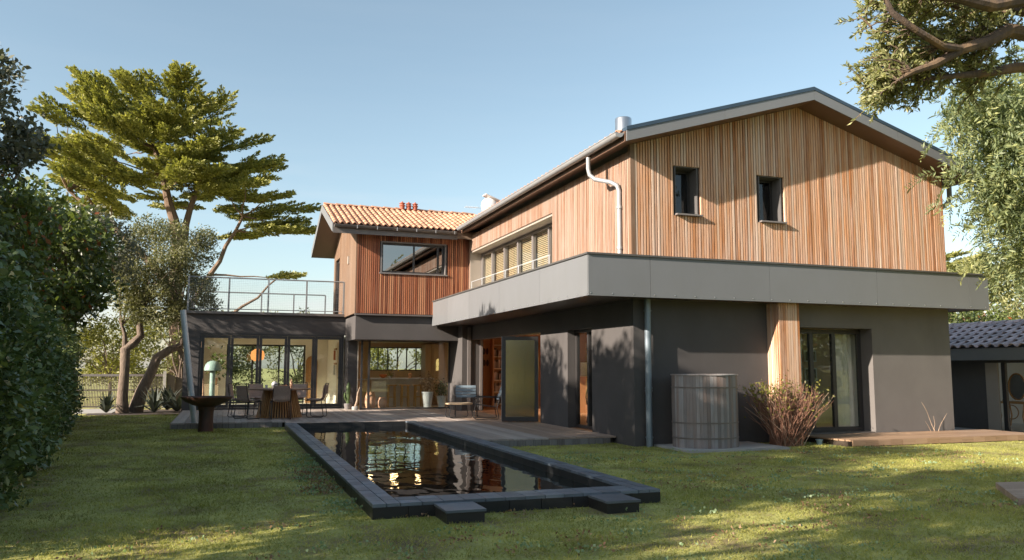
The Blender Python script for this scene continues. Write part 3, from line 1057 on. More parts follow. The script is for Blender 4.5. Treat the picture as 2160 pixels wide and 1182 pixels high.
m = MB()
m.prism([(WY + .2, wz0), (28.1, wz0), (28.1, wsoff(28.1)), ((WY + WB) / 2, wsoff((WY + WB) / 2)), (WY + .2, wsoff(WY + .2))], 0, WX + .012, WX + .2)
m.prism([(28.1, 5.25), (29.2, 5.25), (29.2, wsoff(29.2)), (28.1, wsoff(28.1))], 0, WX + .012, WX + .2)
m.box(WX + .012, WX + .2, 29.2, WB, wz0, wsoff(29.4))
m.box(WX + .2, 7.4, WB - .2, WB, wz0, wz1)
we = m.build('wing_end', 'wall_core', house, label='pale timber slats on the wing end')
n = 76
pitch = (WB - WY) / n
for k in range(n):
    a = WY - .03 + k * pitch
    b = a + pitch * .76
    z0 = 5.25 if (b > 28.1 and a < 29.2) else wz0
    if k < 14:
        MB().hexa([(WX - .03, a, z0), (WX + .01, a, z0), (WX + .01, b, z0), (WX - .03, b, z0), (WX - .03, a, wsoff(a)), (WX + .01, a, wsoff(a)), (WX + .01, b, wsoff(b)), (WX - .03, b, wsoff(b))]).build('slat', 'slat_pale', we)
rest = MB()
for k in range(14, n):
    a = WY - .03 + k * pitch
    b = a + pitch * .76
    z0 = 5.25 if (b > 28.1 and a < 29.2) else wz0
    rest.hexa([(WX - .03, a, z0), (WX + .01, a, z0), (WX + .01, b, z0), (WX - .03, b, z0), (WX - .03, a, wsoff(a)), (WX + .01, a, wsoff(a)), (WX + .01, b, wsoff(b)), (WX - .03, b, wsoff(b))])
toned(rest.build('far_slats', 'slat_pale', we, kind='stuff'))
td = MB().box(WX + .06, WX + .12, 28.1, 28.18, 3.2, 5.25).box(WX + .06, WX + .12, 29.12, 29.2, 3.2, 5.25).box(WX + .06, WX + .12, 28.18, 29.12, 5.17, 5.25).build('terrace_door', 'frame_dark', house)
MB().box(WX + .08, WX + .09, 28.18, 29.12, 3.2, 5.17).build('pane', 'glass_dark', td)
MB().box(WX - .07, WX - .03, 25.75, 25.9, 4.75, 5.0).build('wall_lamp', 'reveal_pale', house)
# wing roof
RX0, RX1 = 2.87, 9.2
we0, we1 = 23.93, WY + WB - 23.93
wr = MB().prism([(we0 + .02, wsoff(we0) + .005), ((we0 + we1) / 2, wsoff((we0 + we1) / 2)), (we1, wsoff(we1)), (we1, wsoff(we1) + .2), ((we0 + we1) / 2, wsoff((we0 + we1) / 2) + .2), (we0 + .02, wsoff(we0) + .2)], 0, RX0 + .03, RX1).build('wing_roof', 'wing_soffit', house, label='terracotta tiled roof of the wing')
ym, za, zm = (we0 + we1) / 2, wsoff(we0), wsoff((we0 + we1) / 2)
for s in (-1, 1):
    ya, yb = (we0, ym) if s < 0 else (ym, we1)
    zA, zB = (za, zm) if s < 0 else (zm, za)
    MB().hexa([(RX0, yb, zB), (RX0, ya, zA), (RX0 + .028, ya, zA), (RX0 + .028, yb, zB), (RX0, yb, zB + .26), (RX0, ya, zA + .26), (RX0 + .028, ya, zA + .26), (RX0 + .028, yb, zB + .26)]).build('verge_board', 'verge', wr)
    MB().hexa([(RX0 + .03, ya, zA + .203), (RX1, ya, zA + .203), (RX1, yb, zB + .203), (RX0 + .03, yb, zB + .203), (RX0 + .03, ya, zA + .235), (RX1, ya, zA + .235), (RX1, yb, zB + .235), (RX0 + .03, yb, zB + .235)]).build('tile_bed', 'roof_under', wr)
tw, rows = .185, 10
sl = Vector((0, 1, ws)).normalized()
Ls = math.hypot(ym - we0, zm - za)
tm2 = tile_mesh(.13, Ls / rows * 1.16, .062, 'terracotta')
for r_ in range(rows):
    for k in range(29):
        o = Vector((RX0 + .10 + k * tw, we0 - .06, za + .235)) + sl * (r_ * Ls / rows)
        if o.x > 6.6 + (o.z - 5.6) * 2.2:
            continue
        lay_tile(tm2, wr, o + Vector((random.uniform(-.006, .006), 0, 0)), (1, 0, 0), sl)
tr = tile_mesh(.26, .45, .09, 'terracotta', 7)
for k in range(13):
    lay_tile(tr, wr, (RX0 + .06 + k * .40, ym, zm + .235), (0, -1, 0), Vector((1, 0, 0)), 'ridge_tile')
# clay ridge vents
for k in range(3):
    x = 5.56 + k * .225
    v = MB().lathe([(.085, 6.80), (.085, 6.96), (.105, 6.975), (.105, 7.0), (.075, 7.01), (.075, 7.05), (.10, 7.055), (.10, 7.075), (.03, 7.10), (.025, 7.13)], x, 26.85, 14).build('ridge_vent', 'clay_red', wr, smooth=True)
B('eaves_board', 'zinc_dark', wr, RX0 + .03, 6.72, we0 - .004, we0 + .018, za - .03, za + .19)
gw = gutter((RX0 + .05, 23.84, 5.66), (6.66, 23.84, 5.645), .075, 'gutter', 'zinc_dark', house)
for k in range(6):
    x = RX0 + .7 + k * .6
    MB().box(x, x + .025, 23.755, 23.765, 5.57, 5.67).build('bracket', 'zinc', gw)

# --- terrace railing
rz0, rz1 = 3.18, 4.24
tr_ = MB().tube([(-1.12, 26.6, rz1), (3.62, 26.6, rz1)], .022, 8).tube([(-1.12, 26.6, rz1), (-1.12, 31.8, rz1)], .022, 8).tube([(-1.12, 31.8, rz1), (3.62, 31.8, rz1)], .022, 8)
tr_.tube([(-1.12, 26.6, rz0 + .08), (3.62, 26.6, rz0 + .08)], .015, 6).tube([(-1.12, 26.6, rz0 + .08), (-1.12, 31.8, rz0 + .08)], .015, 6).tube([(-1.12, 31.8, rz0 + .08), (3.62, 31.8, rz0 + .08)], .015, 6)
railing = tr_.build('terrace_railing', 'rail_grey', house, label='galvanised railing with wire mesh round the roof terrace')
for (x, y) in [(-1.12 + k * 1.185, 26.6) for k in range(5)] + [(-1.12, 28.3), (-1.12, 30.0)] + [(-1.12 + k * 1.185, 31.8) for k in range(5)]:
    MB().box(x - .025, x + .025, y - .02, y + .02, rz0, rz1).build('post', 'rail_grey', railing)
mesh_ = MB()
x = -1.06
while x < 3.6:
    mesh_.box(x, x + .003, 26.60, 26.603, rz0 + .1, rz1 - .02)
    x += .055
z = rz0 + .13
while z < rz1 - .03:
    mesh_.box(-1.1, 3.6, 26.606, 26.609, z, z + .003)
    mesh_.box(-1.123, -1.119, 26.7, 31.7, z, z + .005)
    z += .055
mesh_.build('wire_mesh', 'rail_grey', railing, kind='stuff')

# ================================================================== decks
deck = thing('terrace_deck', 'weathered grey timber deck between pool and house', 'deck', (3, 22, 0))
PX0, PX1, PY0, PY1, PZ = 1.395, 4.535, 7.874, 19.81, 0.143
pw = .1415
x = -1.105
k = 0
while x < 7.2:
    b = min(x + pw - .006, 7.24)
    y0 = 20.53
    if x >= 4.53: y0 = 14.235
    elif x > 1.35: y0 = 19.815
    y1 = 26.59 if b < 3.7 else (25.39 if b < 6.9 else 23.95)
    mt = 'deck_old' if x < 5.75 else 'deck_mid'
    if y0 < 20:
        ys_ = 19.82 + (.35 if k % 2 else 1.2)
        parts = [(y0, ys_ - .004), (ys_, y1)]
    else:
        ys_ = 23.2 + (.6 if k % 2 else 0)
        parts = [(y0, ys_ - .004), (ys_, y1)]
    for a, c in parts:
        dz = random.uniform(-.003, .003)
        MB().box(x, b, a, c, .112, DK + dz).build('plank', mt, deck)
    x += pw
    k += 1
MB().box(-1.10, 7.2, 20.60, 23.9, .0, .11).box(4.56, 7.2, 14.3, 20.6, .0, .11).box(-1.0, 3.6, 23.9, 26.55, 0, .11).box(3.6, 6.9, 23.9, 25.3, 0, .11).box(1.6, 4.5, 19.86, 20.6, 0, .11).build('joists', 'soil', deck)
x = 4.545
while x < 7.1:
    MB().box(x, min(x + .153, 7.13), 14.205, 14.232, 0.0, .110 + random.uniform(-.004, .001)).build('skirt_board', 'deck_face', deck)
    x += .16
x = -1.105
while x < 1.37:
    MB().box(x, min(x + .134, 1.39), 20.50, 20.528, 0.0, .110).build('skirt_board', 'deck_face', deck)
    x += .1415
MB().box(-1.13, -1.107, 20.5, 26.6, 0, .138).build('skirt_board', 'deck_mid', deck)

deck2 = thing('bedroom_deck', 'low warm brown timber deck in front of the sliding door', 'deck', (13, 12.8, 0))
for k in range(9):
    y = 12.2 + k * .1425
    dz = random.uniform(-.002, .002)
    a = 11.0 + max(0, (12.6 - y)) * .2
    MB().box(a, 13.4 + (k % 2) * .7, y, y + .136, .10, .128 + dz).build('plank', 'deck_new', deck2)
    MB().box(13.406 + (k % 2) * .7, 15.95, y, y + .136, .10, .128 - dz).build('plank', 'deck_new', deck2)
x = 11.1
while x < 15.9:
    MB().box(x, min(x + .294, 15.95), 12.17, 12.197, .015, .122).build('skirt_board', 'deck_new', deck2)
    x += .3
MB().box(11.05, 15.9, 12.25, 13.45, 0, .098).build('joists', 'soil', deck2)

deck3 = thing('corner_deck', 'dark plank platform at the right edge of the lawn', 'deck', (9.6, 6.6, 0))
cc = Vector((8.99, 7.49, 0))
u, v = Vector((-1.08, -1.21, 0)).normalized(), Vector((1, -.16, 0)).normalized()
for k in range(9):
    a = cc + u * (k * .15)
    bq = a + u * .142
    p = [a, bq, bq + v * 2.6, a + v * 2.6]
    z0, z1 = Vector((0, 0, .0)), Vector((0, 0, .07))
    MB().hexa([q + z0 for q in p] + [q + z1 for q in p]).build('plank', 'deck_mid', deck3)

# ================================================================== pool
pool = thing('swimming_pool', 'long black tiled pool with raised slate-blue coping', 'pool', (3, 13.8, 0))
IX0, IX1, IY0, IY1 = 1.668, 4.269, 8.246, 19.78
m = MB().box(PX0 + .02, IX0 - .012, PY0 + .02, IY1, -.05, .118).box(IX1 + .012, PX1 - .02, PY0 + .02, IY1, -.05, .118)
m.box(IX0 - .012, IX1 + .012, PY0 + .02, IY0 - .012, -.05, .118).box(IX0 - .012, IX1 + .012, IY1, IY1 + .03, -.05, .138)
m.build('pool_wall', 'mortar', pool)
MB().quad((IX0 - .01, IY0 - .01, .018), (IX1 + .01, IY0 - .01, .018), (IX1 + .01, IY1 + .005, .018), (IX0 - .01, IY1 + .005, .018)).build('water', 'pool_water', pool, label='still dark water mirroring the house')
gj = .004


def strip(x0, x1, y0, y1, nx, ny):
    for i in range(nx):
        for j in range(ny):
            a, b = x0 + (x1 - x0) * i / nx, x0 + (x1 - x0) * (i + 1) / nx
            c, d = y0 + (y1 - y0) * j / ny, y0 + (y1 - y0) * (j + 1) / ny
            MB().box(a + gj, b - gj, c + gj, d - gj, .112, PZ + random.uniform(-.002, .0015)).build('coping_tile', 'coping', pool)


strip(PX0, IX0, PY0, IY1, 2, 52)
strip(IX1, PX1, PY0, IY1, 2, 52)
strip(IX0, IX1, PY0, IY0, 12, 2)
y = PY0
while y < IY1:
    for xx, s in ((PX0, 1), (PX1, -1)):
        a, b = sorted((xx + s * .003, xx + s * .022))
        if s > 0 or y < 14.2:
            MB().box(a, b, y + gj, min(y + .458 - gj, IY1), 0, .111).build('side_tile', 'pool_tile', pool)
    for xx, s in ((IX0, -1), (IX1, 1)):
        a, b = sorted((xx + s * .0, xx + s * .014))
        MB().box(a, b, y + gj + .37, min(y + .458 - gj + .37, IY1), 0, .111).build('side_tile', 'pool_inside', pool)
    y += .458
for k in range(9):
    a = PX0 + k * (PX1 - PX0) / 9
    MB().box(a + gj, a + (PX1 - PX0) / 9 - gj, PY0, PY0 + .02, 0, .111).build('side_tile', 'pool_tile', pool)
for k in range(8):
    a = IX0 + k * (IX1 - IX0) / 8
    MB().box(a + gj, a + (IX1 - IX0) / 8 - gj, IY1 - .012, IY1, 0, .136).build('side_tile', 'pool_inside', pool)
for (a, b, lab) in ((2.0, 2.395, 'dark step block with pale slab top at the near left end of the pool'), (3.66, 4.04, 'dark step block at the near right end of the pool')):
    st = thing('pool_step', lab, 'step', ((a + b) / 2, 7.65, 0), group='step blocks at the near end of the pool')
    MB().box(a + .012, b - .012, 7.43, 7.870, 0, .100).build('block', 'pool_tile', st)
    MB().box(a, b, 7.415, 7.871, .102, .125).build('top_slab', 'coping', st)

# ================================================================== things on the deck and lawn
fb = thing('fire_bowl', 'rusty black steel fire bowl on a tapered pedestal', 'fire bowl', (-.335, 19.65, 0))
MB().lathe([(.17, 0), (.155, .25), (.16, .45), (.19, .56)], -.335, 19.65, 28).build('pedestal', 'rust', fb, smooth=True)
MB().lathe([(.16, .555), (.30, .60), (.47, .68), (.555, .765), (.56, .785), (.535, .785), (.46, .71), (.28, .64), (.05, .62)], -.335, 19.65, 40).build('bowl', 'rust', fb, smooth=True)

tag(MB().tube([(-.605, 20.62, .14), (-.97, 20.62, 2.80)], .07, 14).lathe([(.10, .138), (.10, .152)], -.605, 20.62, 16).build('leaning_mast', 'galv', None, smooth=True), 'leaning galvanised mast rising from the deck corner', 'mast')

# rain barrel of upright staves
bx, by, br = 8.36, 12.86, .625
barrel = thing('rain_barrel', 'tall weathered wooden barrel with thin metal hoops', 'barrel', (bx, by, 0))
n = 60
prof = [(.04, 1.0), (.70, 1.006), (1.33, 1.0)]
for k in range(n):
    t0, t1 = 2 * math.pi * k / n + .003, 2 * math.pi * (k + 1) / n - .003
    m = MB()
    for z, s in prof:
        for r_, t in ((br * s, t0), (br * s, t1), (br * s - .035, t1), (br * s - .035, t0)):
            m.v.append((bx + r_ * math.cos(t), by + .50 / .625 * r_ * math.sin(t), z))
    for q in range(len(prof) - 1):
        for e in range(4):
            f = (e + 1) % 4
            m.f.append((q * 4 + e, q * 4 + f, q * 4 + 4 + f, q * 4 + 4 + e))
    e = (len(prof) - 1) * 4
    m.f.append((e, e + 1, e + 2, e + 3))
    m.build('stave', 'stave', barrel)
for z, s in ((.20, 1.003), (.47, 1.006), (1.10, 1.004)):
    m = MB().lathe([(br * s + .001, z), (br * s + .006, z), (br * s + .006, z + .024), (br * s + .001, z + .024)], 0, 0, 48, False)
    m.v = [(bx + a, by + b * .50 / .625, c) for a, b, c in m.v]
    m.build('hoop', 'zinc_dark', barrel)
m = MB().lathe([(br - .045, 1.285), (br - .045, 1.30), (.01, 1.30)], 0, 0, 36)
m.v = [(bx + a, by + b * .50 / .625, c) for a, b, c in m.v]
m.build('lid', 'deck_face', barrel)
m = MB().lathe([(br - .02, 1.325), (br + .02, 1.325), (br + .02, 1.348), (br - .02, 1.348), (br - .02, 1.325)], 0, 0, 48, False)
m.v = [(bx + a, by + b * .50 / .625, c) for a, b, c in m.v]
m.build('rim', 'stave', barrel)
B('barrel_base', 'concrete', barrel, 7.62, 9.7, 12.2, 13.45, 0.0, .04)

tag(MB().lathe([(.05, 0), (.055, .085), (.07, .09), (.07, .105), (.02, .11)], 10.82, 12.75, 16).build('garden_light', 'solar_blue', None), 'small pale blue garden light by the deck corner', 'garden light')

# ---- dining table and chairs on the deck
tx, ty = 1.43, 22.35
tb = thing('dining_table', 'round dining table on a flared slatted timber drum', 'table', (tx, ty, DK))
MB().lathe([(.79, .855), (.82, .862), (.82, .888), (.805, .893)], tx, ty, 48).build('tabletop', 'table_wood', tb, smooth=True)
MB().lathe([(.50, .15), (.40, .60), (.385, .85)], tx, ty, 32).build('core', 'wall_core', tb)
n = 52
for k in range(n):
    t = 2 * math.pi * k / n
    cx_, sx_ = math.cos(t), math.sin(t)
    pts = []
    for r_, z in ((.59, DK + .003), (.42, .853)):
        for dr, dt in ((0, -.017), (0, .017), (-.045, .017), (-.045, -.017)):
            rr = r_ + dr
            pts.append((tx + cx_ * rr - sx_ * dt, ty + sx_ * rr + cx_ * dt, z))
    MB().hexa(pts).build('slat', 'furn_wood', tb)


def make_chair():
    r0 = thing('dining_chair', 'chair', 'chair', (0, 0, 0), group='woven chairs round the dining table')
    # shell: seat 0..; faces +Y, back at -Y
    prof = [(.24, .455), (.12, .435), (-.02, .43), (-.15, .44), (-.21, .50), (-.235, .62), (-.25, .76), (-.265, .84)]
    m = MB()
    nx = 8
    for (y, z) in prof:
        for i in range(nx + 1):
            x_ = (i / nx - .5)
            wv = .44 - .05 * max(0, (z - .5)) / .35
            c_ = (x_ * 2) ** 2 * .035
            m.v.append((x_ * wv, y + (c_ if z > .48 else 0), z + (c_ if z <= .48 else 0)))
    for a in range(len(prof) - 1):
        for i in range(nx):
            q = a * (nx + 1) + i
            m.f.append((q, q + 1, q + nx + 2, q + nx + 1))
    o = m.build('woven_shell', 'rope', r0, local=True)
    md = o.modifiers.new('thick', 'SOLIDIFY')
    md.thickness = .014
    f = MB()
    for s in (-1, 1):
        x_ = s * .235
        f.tube([(x_, .20, .44), (x_, .21, .30), (x_, .20, .04), (x_, .17, .012), (x_, -.20, .012), (x_, -.235, .04), (x_, -.20, .25), (x_, -.17, .44)], .0105, 6)
        f.tube([(s * .225, .24, .445), (s * .235, .0, .425), (s * .232, -.17, .44), (s * .222, -.225, .55), (s * .21, -.262, .86), (s * .18, -.27, .885)], .0105, 6)
    f.tube([(-.18, -.27, .885), (.18, -.27, .885)], .0105, 6).tube([(-.225, .24, .445), (.225, .24, .445)], .0105, 6)
    f.build('metal_frame', 'black_metal', r0, local=True)
    m = MB()
    for i in range(13):
        x_ = (i / 12 - .5) * .40
        m.tube([(x_, -.238, .60), (x_ * .97, -.252, .72), (x_ * .95, -.267, .86)], .006, 4)
    m.build('rope_strand', 'rope', r0, local=True)
    return r0


ch0 = make_chair()
spots = [(1.40, 21.45, 0.05, 'woven chair with its back turned, in front of the slatted table drum'),
         (.62, 21.80, -.85, 'woven chair at the near left of the round table'),
         (2.36, 22.05, 1.25, 'woven chair seen side-on at the right of the round table'),
         (1.95, 23.30, math.pi - .4, 'woven chair behind the round table, right of the vase'),
         (.95, 23.35, math.pi + .4, 'woven chair behind the round table, left of the vase'),
         (.42, 22.75, -1.75, 'woven chair at the far left of the round table, nearest the mint lamp')]
for i, (x, y, a, lab) in enumerate(spots):
    o = ch0 if i == 0 else copy_tree(ch0)
    o.location = (x, y, DK)
    o.rotation_euler = (0, 0, a)
    o['label'] = lab
# things on the table
vs = thing('vase', 'white vase with green sprigs on the round table', 'vase', (1.30, 22.5, .893))
MB().lathe([(.05, .893), (.085, .95), (.08, 1.02), (.045, 1.06), (.05, 1.08)], 1.30, 22.5, 18).build('vessel', 'ceramic', vs, smooth=True)
P = np.array([1.30, 22.5, 1.17]) + RNG.normal(size=(90, 3)) * (.06, .06, .06)
foliage('sprig', P, .05, 'leaf_olive', vs)
tag(MB().lathe([(.035, .893), (.037, 1.04), (.014, 1.10), (.013, 1.15)], 1.72, 22.4, 14).build('bottle', 'peach', None, smooth=True), 'pale pink bottle standing on the round table', 'bottle')
tag(MB().lathe([(.05, .893), (.11, .95), (.12, .975), (.11, .97), (.04, .91)], 1.52, 22.55, 20).build('bowl', 'peach', None, smooth=True), 'small peach coloured bowl on the round table', 'bowl')
tag(MB().lathe([(.03, .893), (.035, .99), (.032, .99), (.028, .90)], 1.08, 22.3, 14).build('glass_tumbler', 'ceramic', None), 'small white tumbler at the left of the tabletop', 'tumbler')

# ---- lounge set
lt = thing('low_table', 'low table with pinkish timber top and black rod legs', 'table', (5.86, 20.55, DK))
MB().lathe([(.355, .50), (.36, .505), (.36, .53), (.355, .535)], 5.86, 20.55, 28).build('tabletop', 'ply', lt)
for s in (-1, 1):
    y = 20.55 + s * .2
    MB().tube([(5.60, y, .50), (5.55, y, .22), (5.58, y, .16), (5.66, y, .152), (6.06, y, .152), (6.14, y, .16), (6.17, y, .22), (6.12, y, .50)], .011, 6).build('leg', 'black_metal', lt)


def make_lounge():
    r0 = thing('lounge_chair', 'c', 'chair', (0, 0, 0), group='slatted lounge chairs by the low table')
    for k in range(6):
        y = .26 - k * .09
        MB().box(-.27, .27, y - .035, y + .035, .37 - k * .012, .385 - k * .012).build('seat_slat', 'black_metal', r0, local=True)
    for k in range(4):
        z = .50 + k * .085
        y = -.30 - k * .035
        MB().hexa([(-.28, y, z), (.28, y, z), (.28, y + .014, z), (-.28, y + .014, z), (-.28, y - .028, z + .07), (.28, y - .028, z + .07), (.28, y - .014, z + .07), (-.28, y - .014, z + .07)]).build('back_slat', 'blue_slat', r0, local=True)
    for s in (-1, 1):
        x_ = s * .295
        MB().tube([(x_, .30, .38), (x_, .33, .20), (x_, .31, .02), (x_, .28, .012), (x_, -.26, .012), (x_, -.30, .03), (x_, -.25, .30), (x_, -.29, .45), (x_, -.43, .84)], .011, 6).tube([(x_, .30, .38), (x_, .29, .55), (x_, .2, .57), (x_, -.33, .56)], .011, 6).build('leg', 'black_metal', r0, local=True)
    return r0


l0 = make_lounge()
l1 = copy_tree(l0)
l0.location, l0.rotation_euler = (6.25, 21.2, DK), (0, 0, 2.9)
l0['label'] = 'slatted lounge chair with blue-grey back beside the dark pier'
l1.location, l1.rotation_euler = (6.42, 19.95, DK), (0, 0, 1.35)
l1['label'] = 'slatted lounge chair seen side-on next to the folded glass doors'
# it faces the low table
# ---- folded door stack
fd = thing('folded_door', 'stack of folded glass door leaves standing open on the deck', 'door', (6.8, 18.5, DK))
A, Bp = Vector((6.40, 18.66, 0)), Vector((7.22, 18.32, 0))
u = (Bp - A).normalized()
nrm = Vector((u.y, -u.x, 0))


def slab(a, b, off0, off1, z0, z1, name, mat):
    p = [A + u * a + nrm * off0, A + u * b + nrm * off0, A + u * b + nrm * off1, A + u * a + nrm * off1]
    return MB().hexa([q + Vector((0, 0, z0)) for q in p] + [q + Vector((0, 0, z1)) for q in p]).build(name, mat, fd)


L_ = (Bp - A).length
for i in range(3):
    o0 = -.075 * i
    o1 = o0 - .06
    slab(0, .09, o0, o1, .16, 2.22, 'leaf_frame', 'frame_dark')
    slab(L_ - .09, L_, o0, o1, .16, 2.22, 'leaf_frame', 'frame_dark')
    slab(.09, L_ - .09, o0, o1, 2.13, 2.22, 'leaf_frame', 'frame_dark')
    slab(.09, L_ - .09, o0, o1, .16, .27, 'leaf_frame', 'frame_dark')
    slab(.09, L_ - .09, o0 - .025, o0 - .035, .27, 2.13, 'pane', 'glass_frost')
slab(-.012, 0, -.02, -.18, .16, 2.22, 'edge_rail', 'zinc')

# ---- plants and pots by the glass
cp = thing('potted_cactus', 'tall green cactus in a dark pot at the corner of the dining doors', 'cactus', (3.74, 25.9, DK))
MB().lathe([(.10, DK), (.13, .30), (.12, .32), (.02, .31)], 3.74, 25.9, 16).build('pot', 'frame_grey', cp)
MB().tube([(3.74, 25.9, .30), (3.74, 25.9, .60), (3.75, 25.9, .88), (3.75, 25.9, .98)], [.05, .07, .06, .02], 9).build('stem', 'cactus_green', cp, smooth=True)
MB().tube([(3.70, 25.9, .40), (3.64, 25.88, .50), (3.63, 25.88, .66)], [.035, .04, .02], 8).build('arm', 'cactus_green', cp, smooth=True)
tag(MB().tube([(3.90, 25.55, .14), (3.97, 25.52, .42), (3.98, 25.52, .62), (4.04, 25.5, .85)], [.045, .035, .025, .01], 7).build('driftwood', 'twig_pale', None), 'pale driftwood branch leaning beside the cactus', 'driftwood')
tag(MB().lathe([(.09, .14), (.10, .2), (.09, .25), (.03, .25)], 3.88, 25.35, 10).build('stone_block', 'concrete', None), 'small pale stone block at the foot of the driftwood', 'stone')
for (x, y, r1, h, lab) in ((6.30, 25.85, .185, .50, 'larger white tapered pot with a leafy red-brown plant behind the kitchen glass'), (6.80, 25.95, .16, .36, 'smaller white tapered pot with a dark green plant behind the kitchen glass')):
    pp = thing('potted_plant', lab, 'potted plant', (x, y, .135), group='white pots behind the kitchen glass')
    MB().lathe([(r1 * .68, .137), (r1, .137 + h), (r1 * 1.06, .137 + h), (r1 * 1.06, .17 + h), (r1 * .9, .17 + h), (r1 * .85, .137 + h)], x, y, 24).build('pot', 'ceramic', pp, smooth=True)
    P = np.array([x, y, .42 + h]) + RNG.normal(size=(260, 3)) * (.12, .1, .13)
    foliage('leaves', P, .085, 'leaf_litter' if x < 6.5 else 'leaf_dark', pp, tone=RNG.random(260) * .8)
    m = MB()
    for i in range(7):
        t = random.uniform(0, 6.28)
        m.tube([(x, y, .15 + h), (x + .05 * math.cos(t), y + .05 * math.sin(t), .33 + h), (x + .14 * math.cos(t), y + .12 * math.sin(t), .55 + h)], [.008, .006, .003], 4)
    m.build('stem', 'twig', pp)

# ================================================================== rooms behind the glass
isl = thing('kitchen_island', 'pale stone kitchen island with thin worktop', 'kitchen island', (5.7, 27.8, .135))
MB().box(4.75, 6.85, 27.55, 28.3, .137, 1.05).build('body', 'stone_island', isl)
MB().box(4.68, 6.92, 27.4, 28.35, 1.052, 1.09).build('worktop', 'ceramic', isl)
MB().box(4.75, 5.25, 27.50, 27.548, .2, 1.0).build('door', 'cream_wall', isl)
for i, x in enumerate((5.36, 5.82, 6.28)):
    s = thing('bar_stool', ('yellow bar stool nearest the left end of the island', 'yellow bar stool in the middle of the three at the island', 'yellow bar stool nearest the white pots')[i], 'stool', (x, 27.1, .135), group='yellow stools at the kitchen island')
    MB().box(x - .16, x + .16, 26.95, 27.25, .84, .875).build('seat', 'yellow', s)
    for a, b in ((-.1, -.1), (.1, -.1), (-.1, .1), (.1, .1)):
        MB().hexa([(x + a * 1.2 - .018, 27.1 + b * 1.2 - .018, .137), (x + a * 1.2 + .018, 27.1 + b * 1.2 - .018, .137), (x + a * 1.2 + .018, 27.1 + b * 1.2 + .018, .137), (x + a * 1.2 - .018, 27.1 + b * 1.2 + .018, .137),
                   (x + a - .018, 27.1 + b - .018, .84), (x + a + .018, 27.1 + b - .018, .84), (x + a + .018, 27.1 + b + .018, .84), (x + a - .018, 27.1 + b + .018, .84)]).build('leg', 'yellow', s)
    MB().box(x - .11, x + .11, 26.985, 27.0, .45, .48).build('footrest', 'yellow', s)
for i, x in enumerate((4.75, 5.55, 6.35)):
    o = MB().lathe([(.10, 2.350), (.10, 2.358), (.07, 2.358)], x, 27.3, 18).build('ceiling_light', 'lamp_warm', None)
    tag(o, ('round warm kitchen ceiling light nearest the dining room', 'middle round warm kitchen ceiling light', 'round warm kitchen ceiling light nearest the wood cabinets')[i], 'ceiling light', 'lit ceiling lights in the kitchen')
cb = thing('tall_cabinet', 'tall warm wood cabinet at the right of the kitchen', 'cabinet', (7.2, 29.2, .135))
for k in range(2):
    MB().box(7.18 + k * .0, 7.55, 28.5 + k * .6, 29.08 + k * .6, .137, 2.3).build('door', 'ply', cb)
MB().box(6.95, 7.17, 28.9, 29.6, .137, 2.3).build('side_panel', 'ply', cb)
bc = thing('back_counter', 'kitchen counter below the back window', 'counter', (6, 29.4, .135))
MB().box(4.1, 6.9, 29.1, 29.68, .137, 1.0).build('body', 'ply', bc)
MB().box(4.1, 6.9, 29.05, 29.69, 1.002, 1.04).build('worktop', 'ceramic', bc)
for i, (x, lab) in enumerate(((5.2, 'orange fruit bowl on the left of the island worktop'), (6.15, 'ochre jar on the right of the island worktop'))):
    tag(MB().lathe([(.06, 1.092), (.13, 1.16), (.14, 1.2), (.10, 1.22)] if i == 0 else [(.06, 1.092), (.065, 1.25), (.03, 1.27)], x, 27.8, 16).build('fruit_bowl' if i == 0 else 'jar', 'orange_lamp' if i == 0 else 'peach', None, smooth=True), lab, 'bowl' if i == 0 else 'jar')
P = np.array([5.42, 27.85, 1.2]) + RNG.normal(size=(60, 3)) * (.07, .05, .05)
fl_ = thing('flower_vase', 'low vase of yellow flowers on the island worktop', 'flowers', (5.42, 27.85, 1.09))
MB().lathe([(.05, 1.092), (.06, 1.15), (.05, 1.16)], 5.42, 27.85, 12).build('vessel', 'ceramic', fl_)
foliage('petals', P, .07, 'leaf_yellow', fl_)
for i, (x, y, r1, lab) in enumerate(((4.42, 25.75, .17, 'taller peach clay jar inside the left end of the kitchen window'), (4.78, 25.72, .16, 'rounder peach clay jar inside the left end of the kitchen window'))):
    h = .55 if i == 0 else .38
    tag(MB().lathe([(r1 * .7, .137), (r1, .137 + h * .35), (r1, .137 + h * .7), (r1 * .7, .137 + h * .93), (r1 * .75, .137 + h), (r1 * .6, .13 + h)], x, y, 20).build('clay_jar', 'peach', None, smooth=True), lab, 'jar', 'clay jars in the kitchen window')

# dining room
lp = thing('floor_lamp', 'mint dome floor lamp inside the dining room', 'lamp', (-.33, 28.0, .135))
MB().lathe([(.12, .137), (.12, .16), (.085, .165), (.085, 1.36)], -.33, 28.0, 20).build('column', 'mint', lp, smooth=True)
MB().lathe([(.27, 1.34), (.268, 1.42), (.235, 1.53), (.17, 1.61), (.09, 1.65), (.01, 1.66)], -.33, 28.0, 28, False).build('dome_shade', 'mint', lp, smooth=True)
sb = thing('sideboard', 'low warm wood sideboard behind the mint lamp', 'sideboard', (-.5, 29.2, .135))
MB().box(-.69, -.15, 28.6, 30.2, .2, .85).build('body', 'ply', sb)
for y in (28.7, 30.1):
    MB().box(-.6, -.55, y, y + .05, .137, .2).build('leg', 'shelf_wood', sb)
    MB().box(-.25, -.2, y, y + .05, .137, .2).build('leg', 'shelf_wood', sb)
ip = thing('house_plant', 'dark leafy plant behind the mint lamp', 'plant', (-.1, 29.4, .85))
MB().lathe([(.10, .852), (.13, 1.08), (.11, 1.09)], -.3, 29.4, 14).build('pot', 'peach', ip)
P = np.array([-.15, 29.4, 1.55]) + RNG.normal(size=(130, 3)) * (.2, .2, .22)
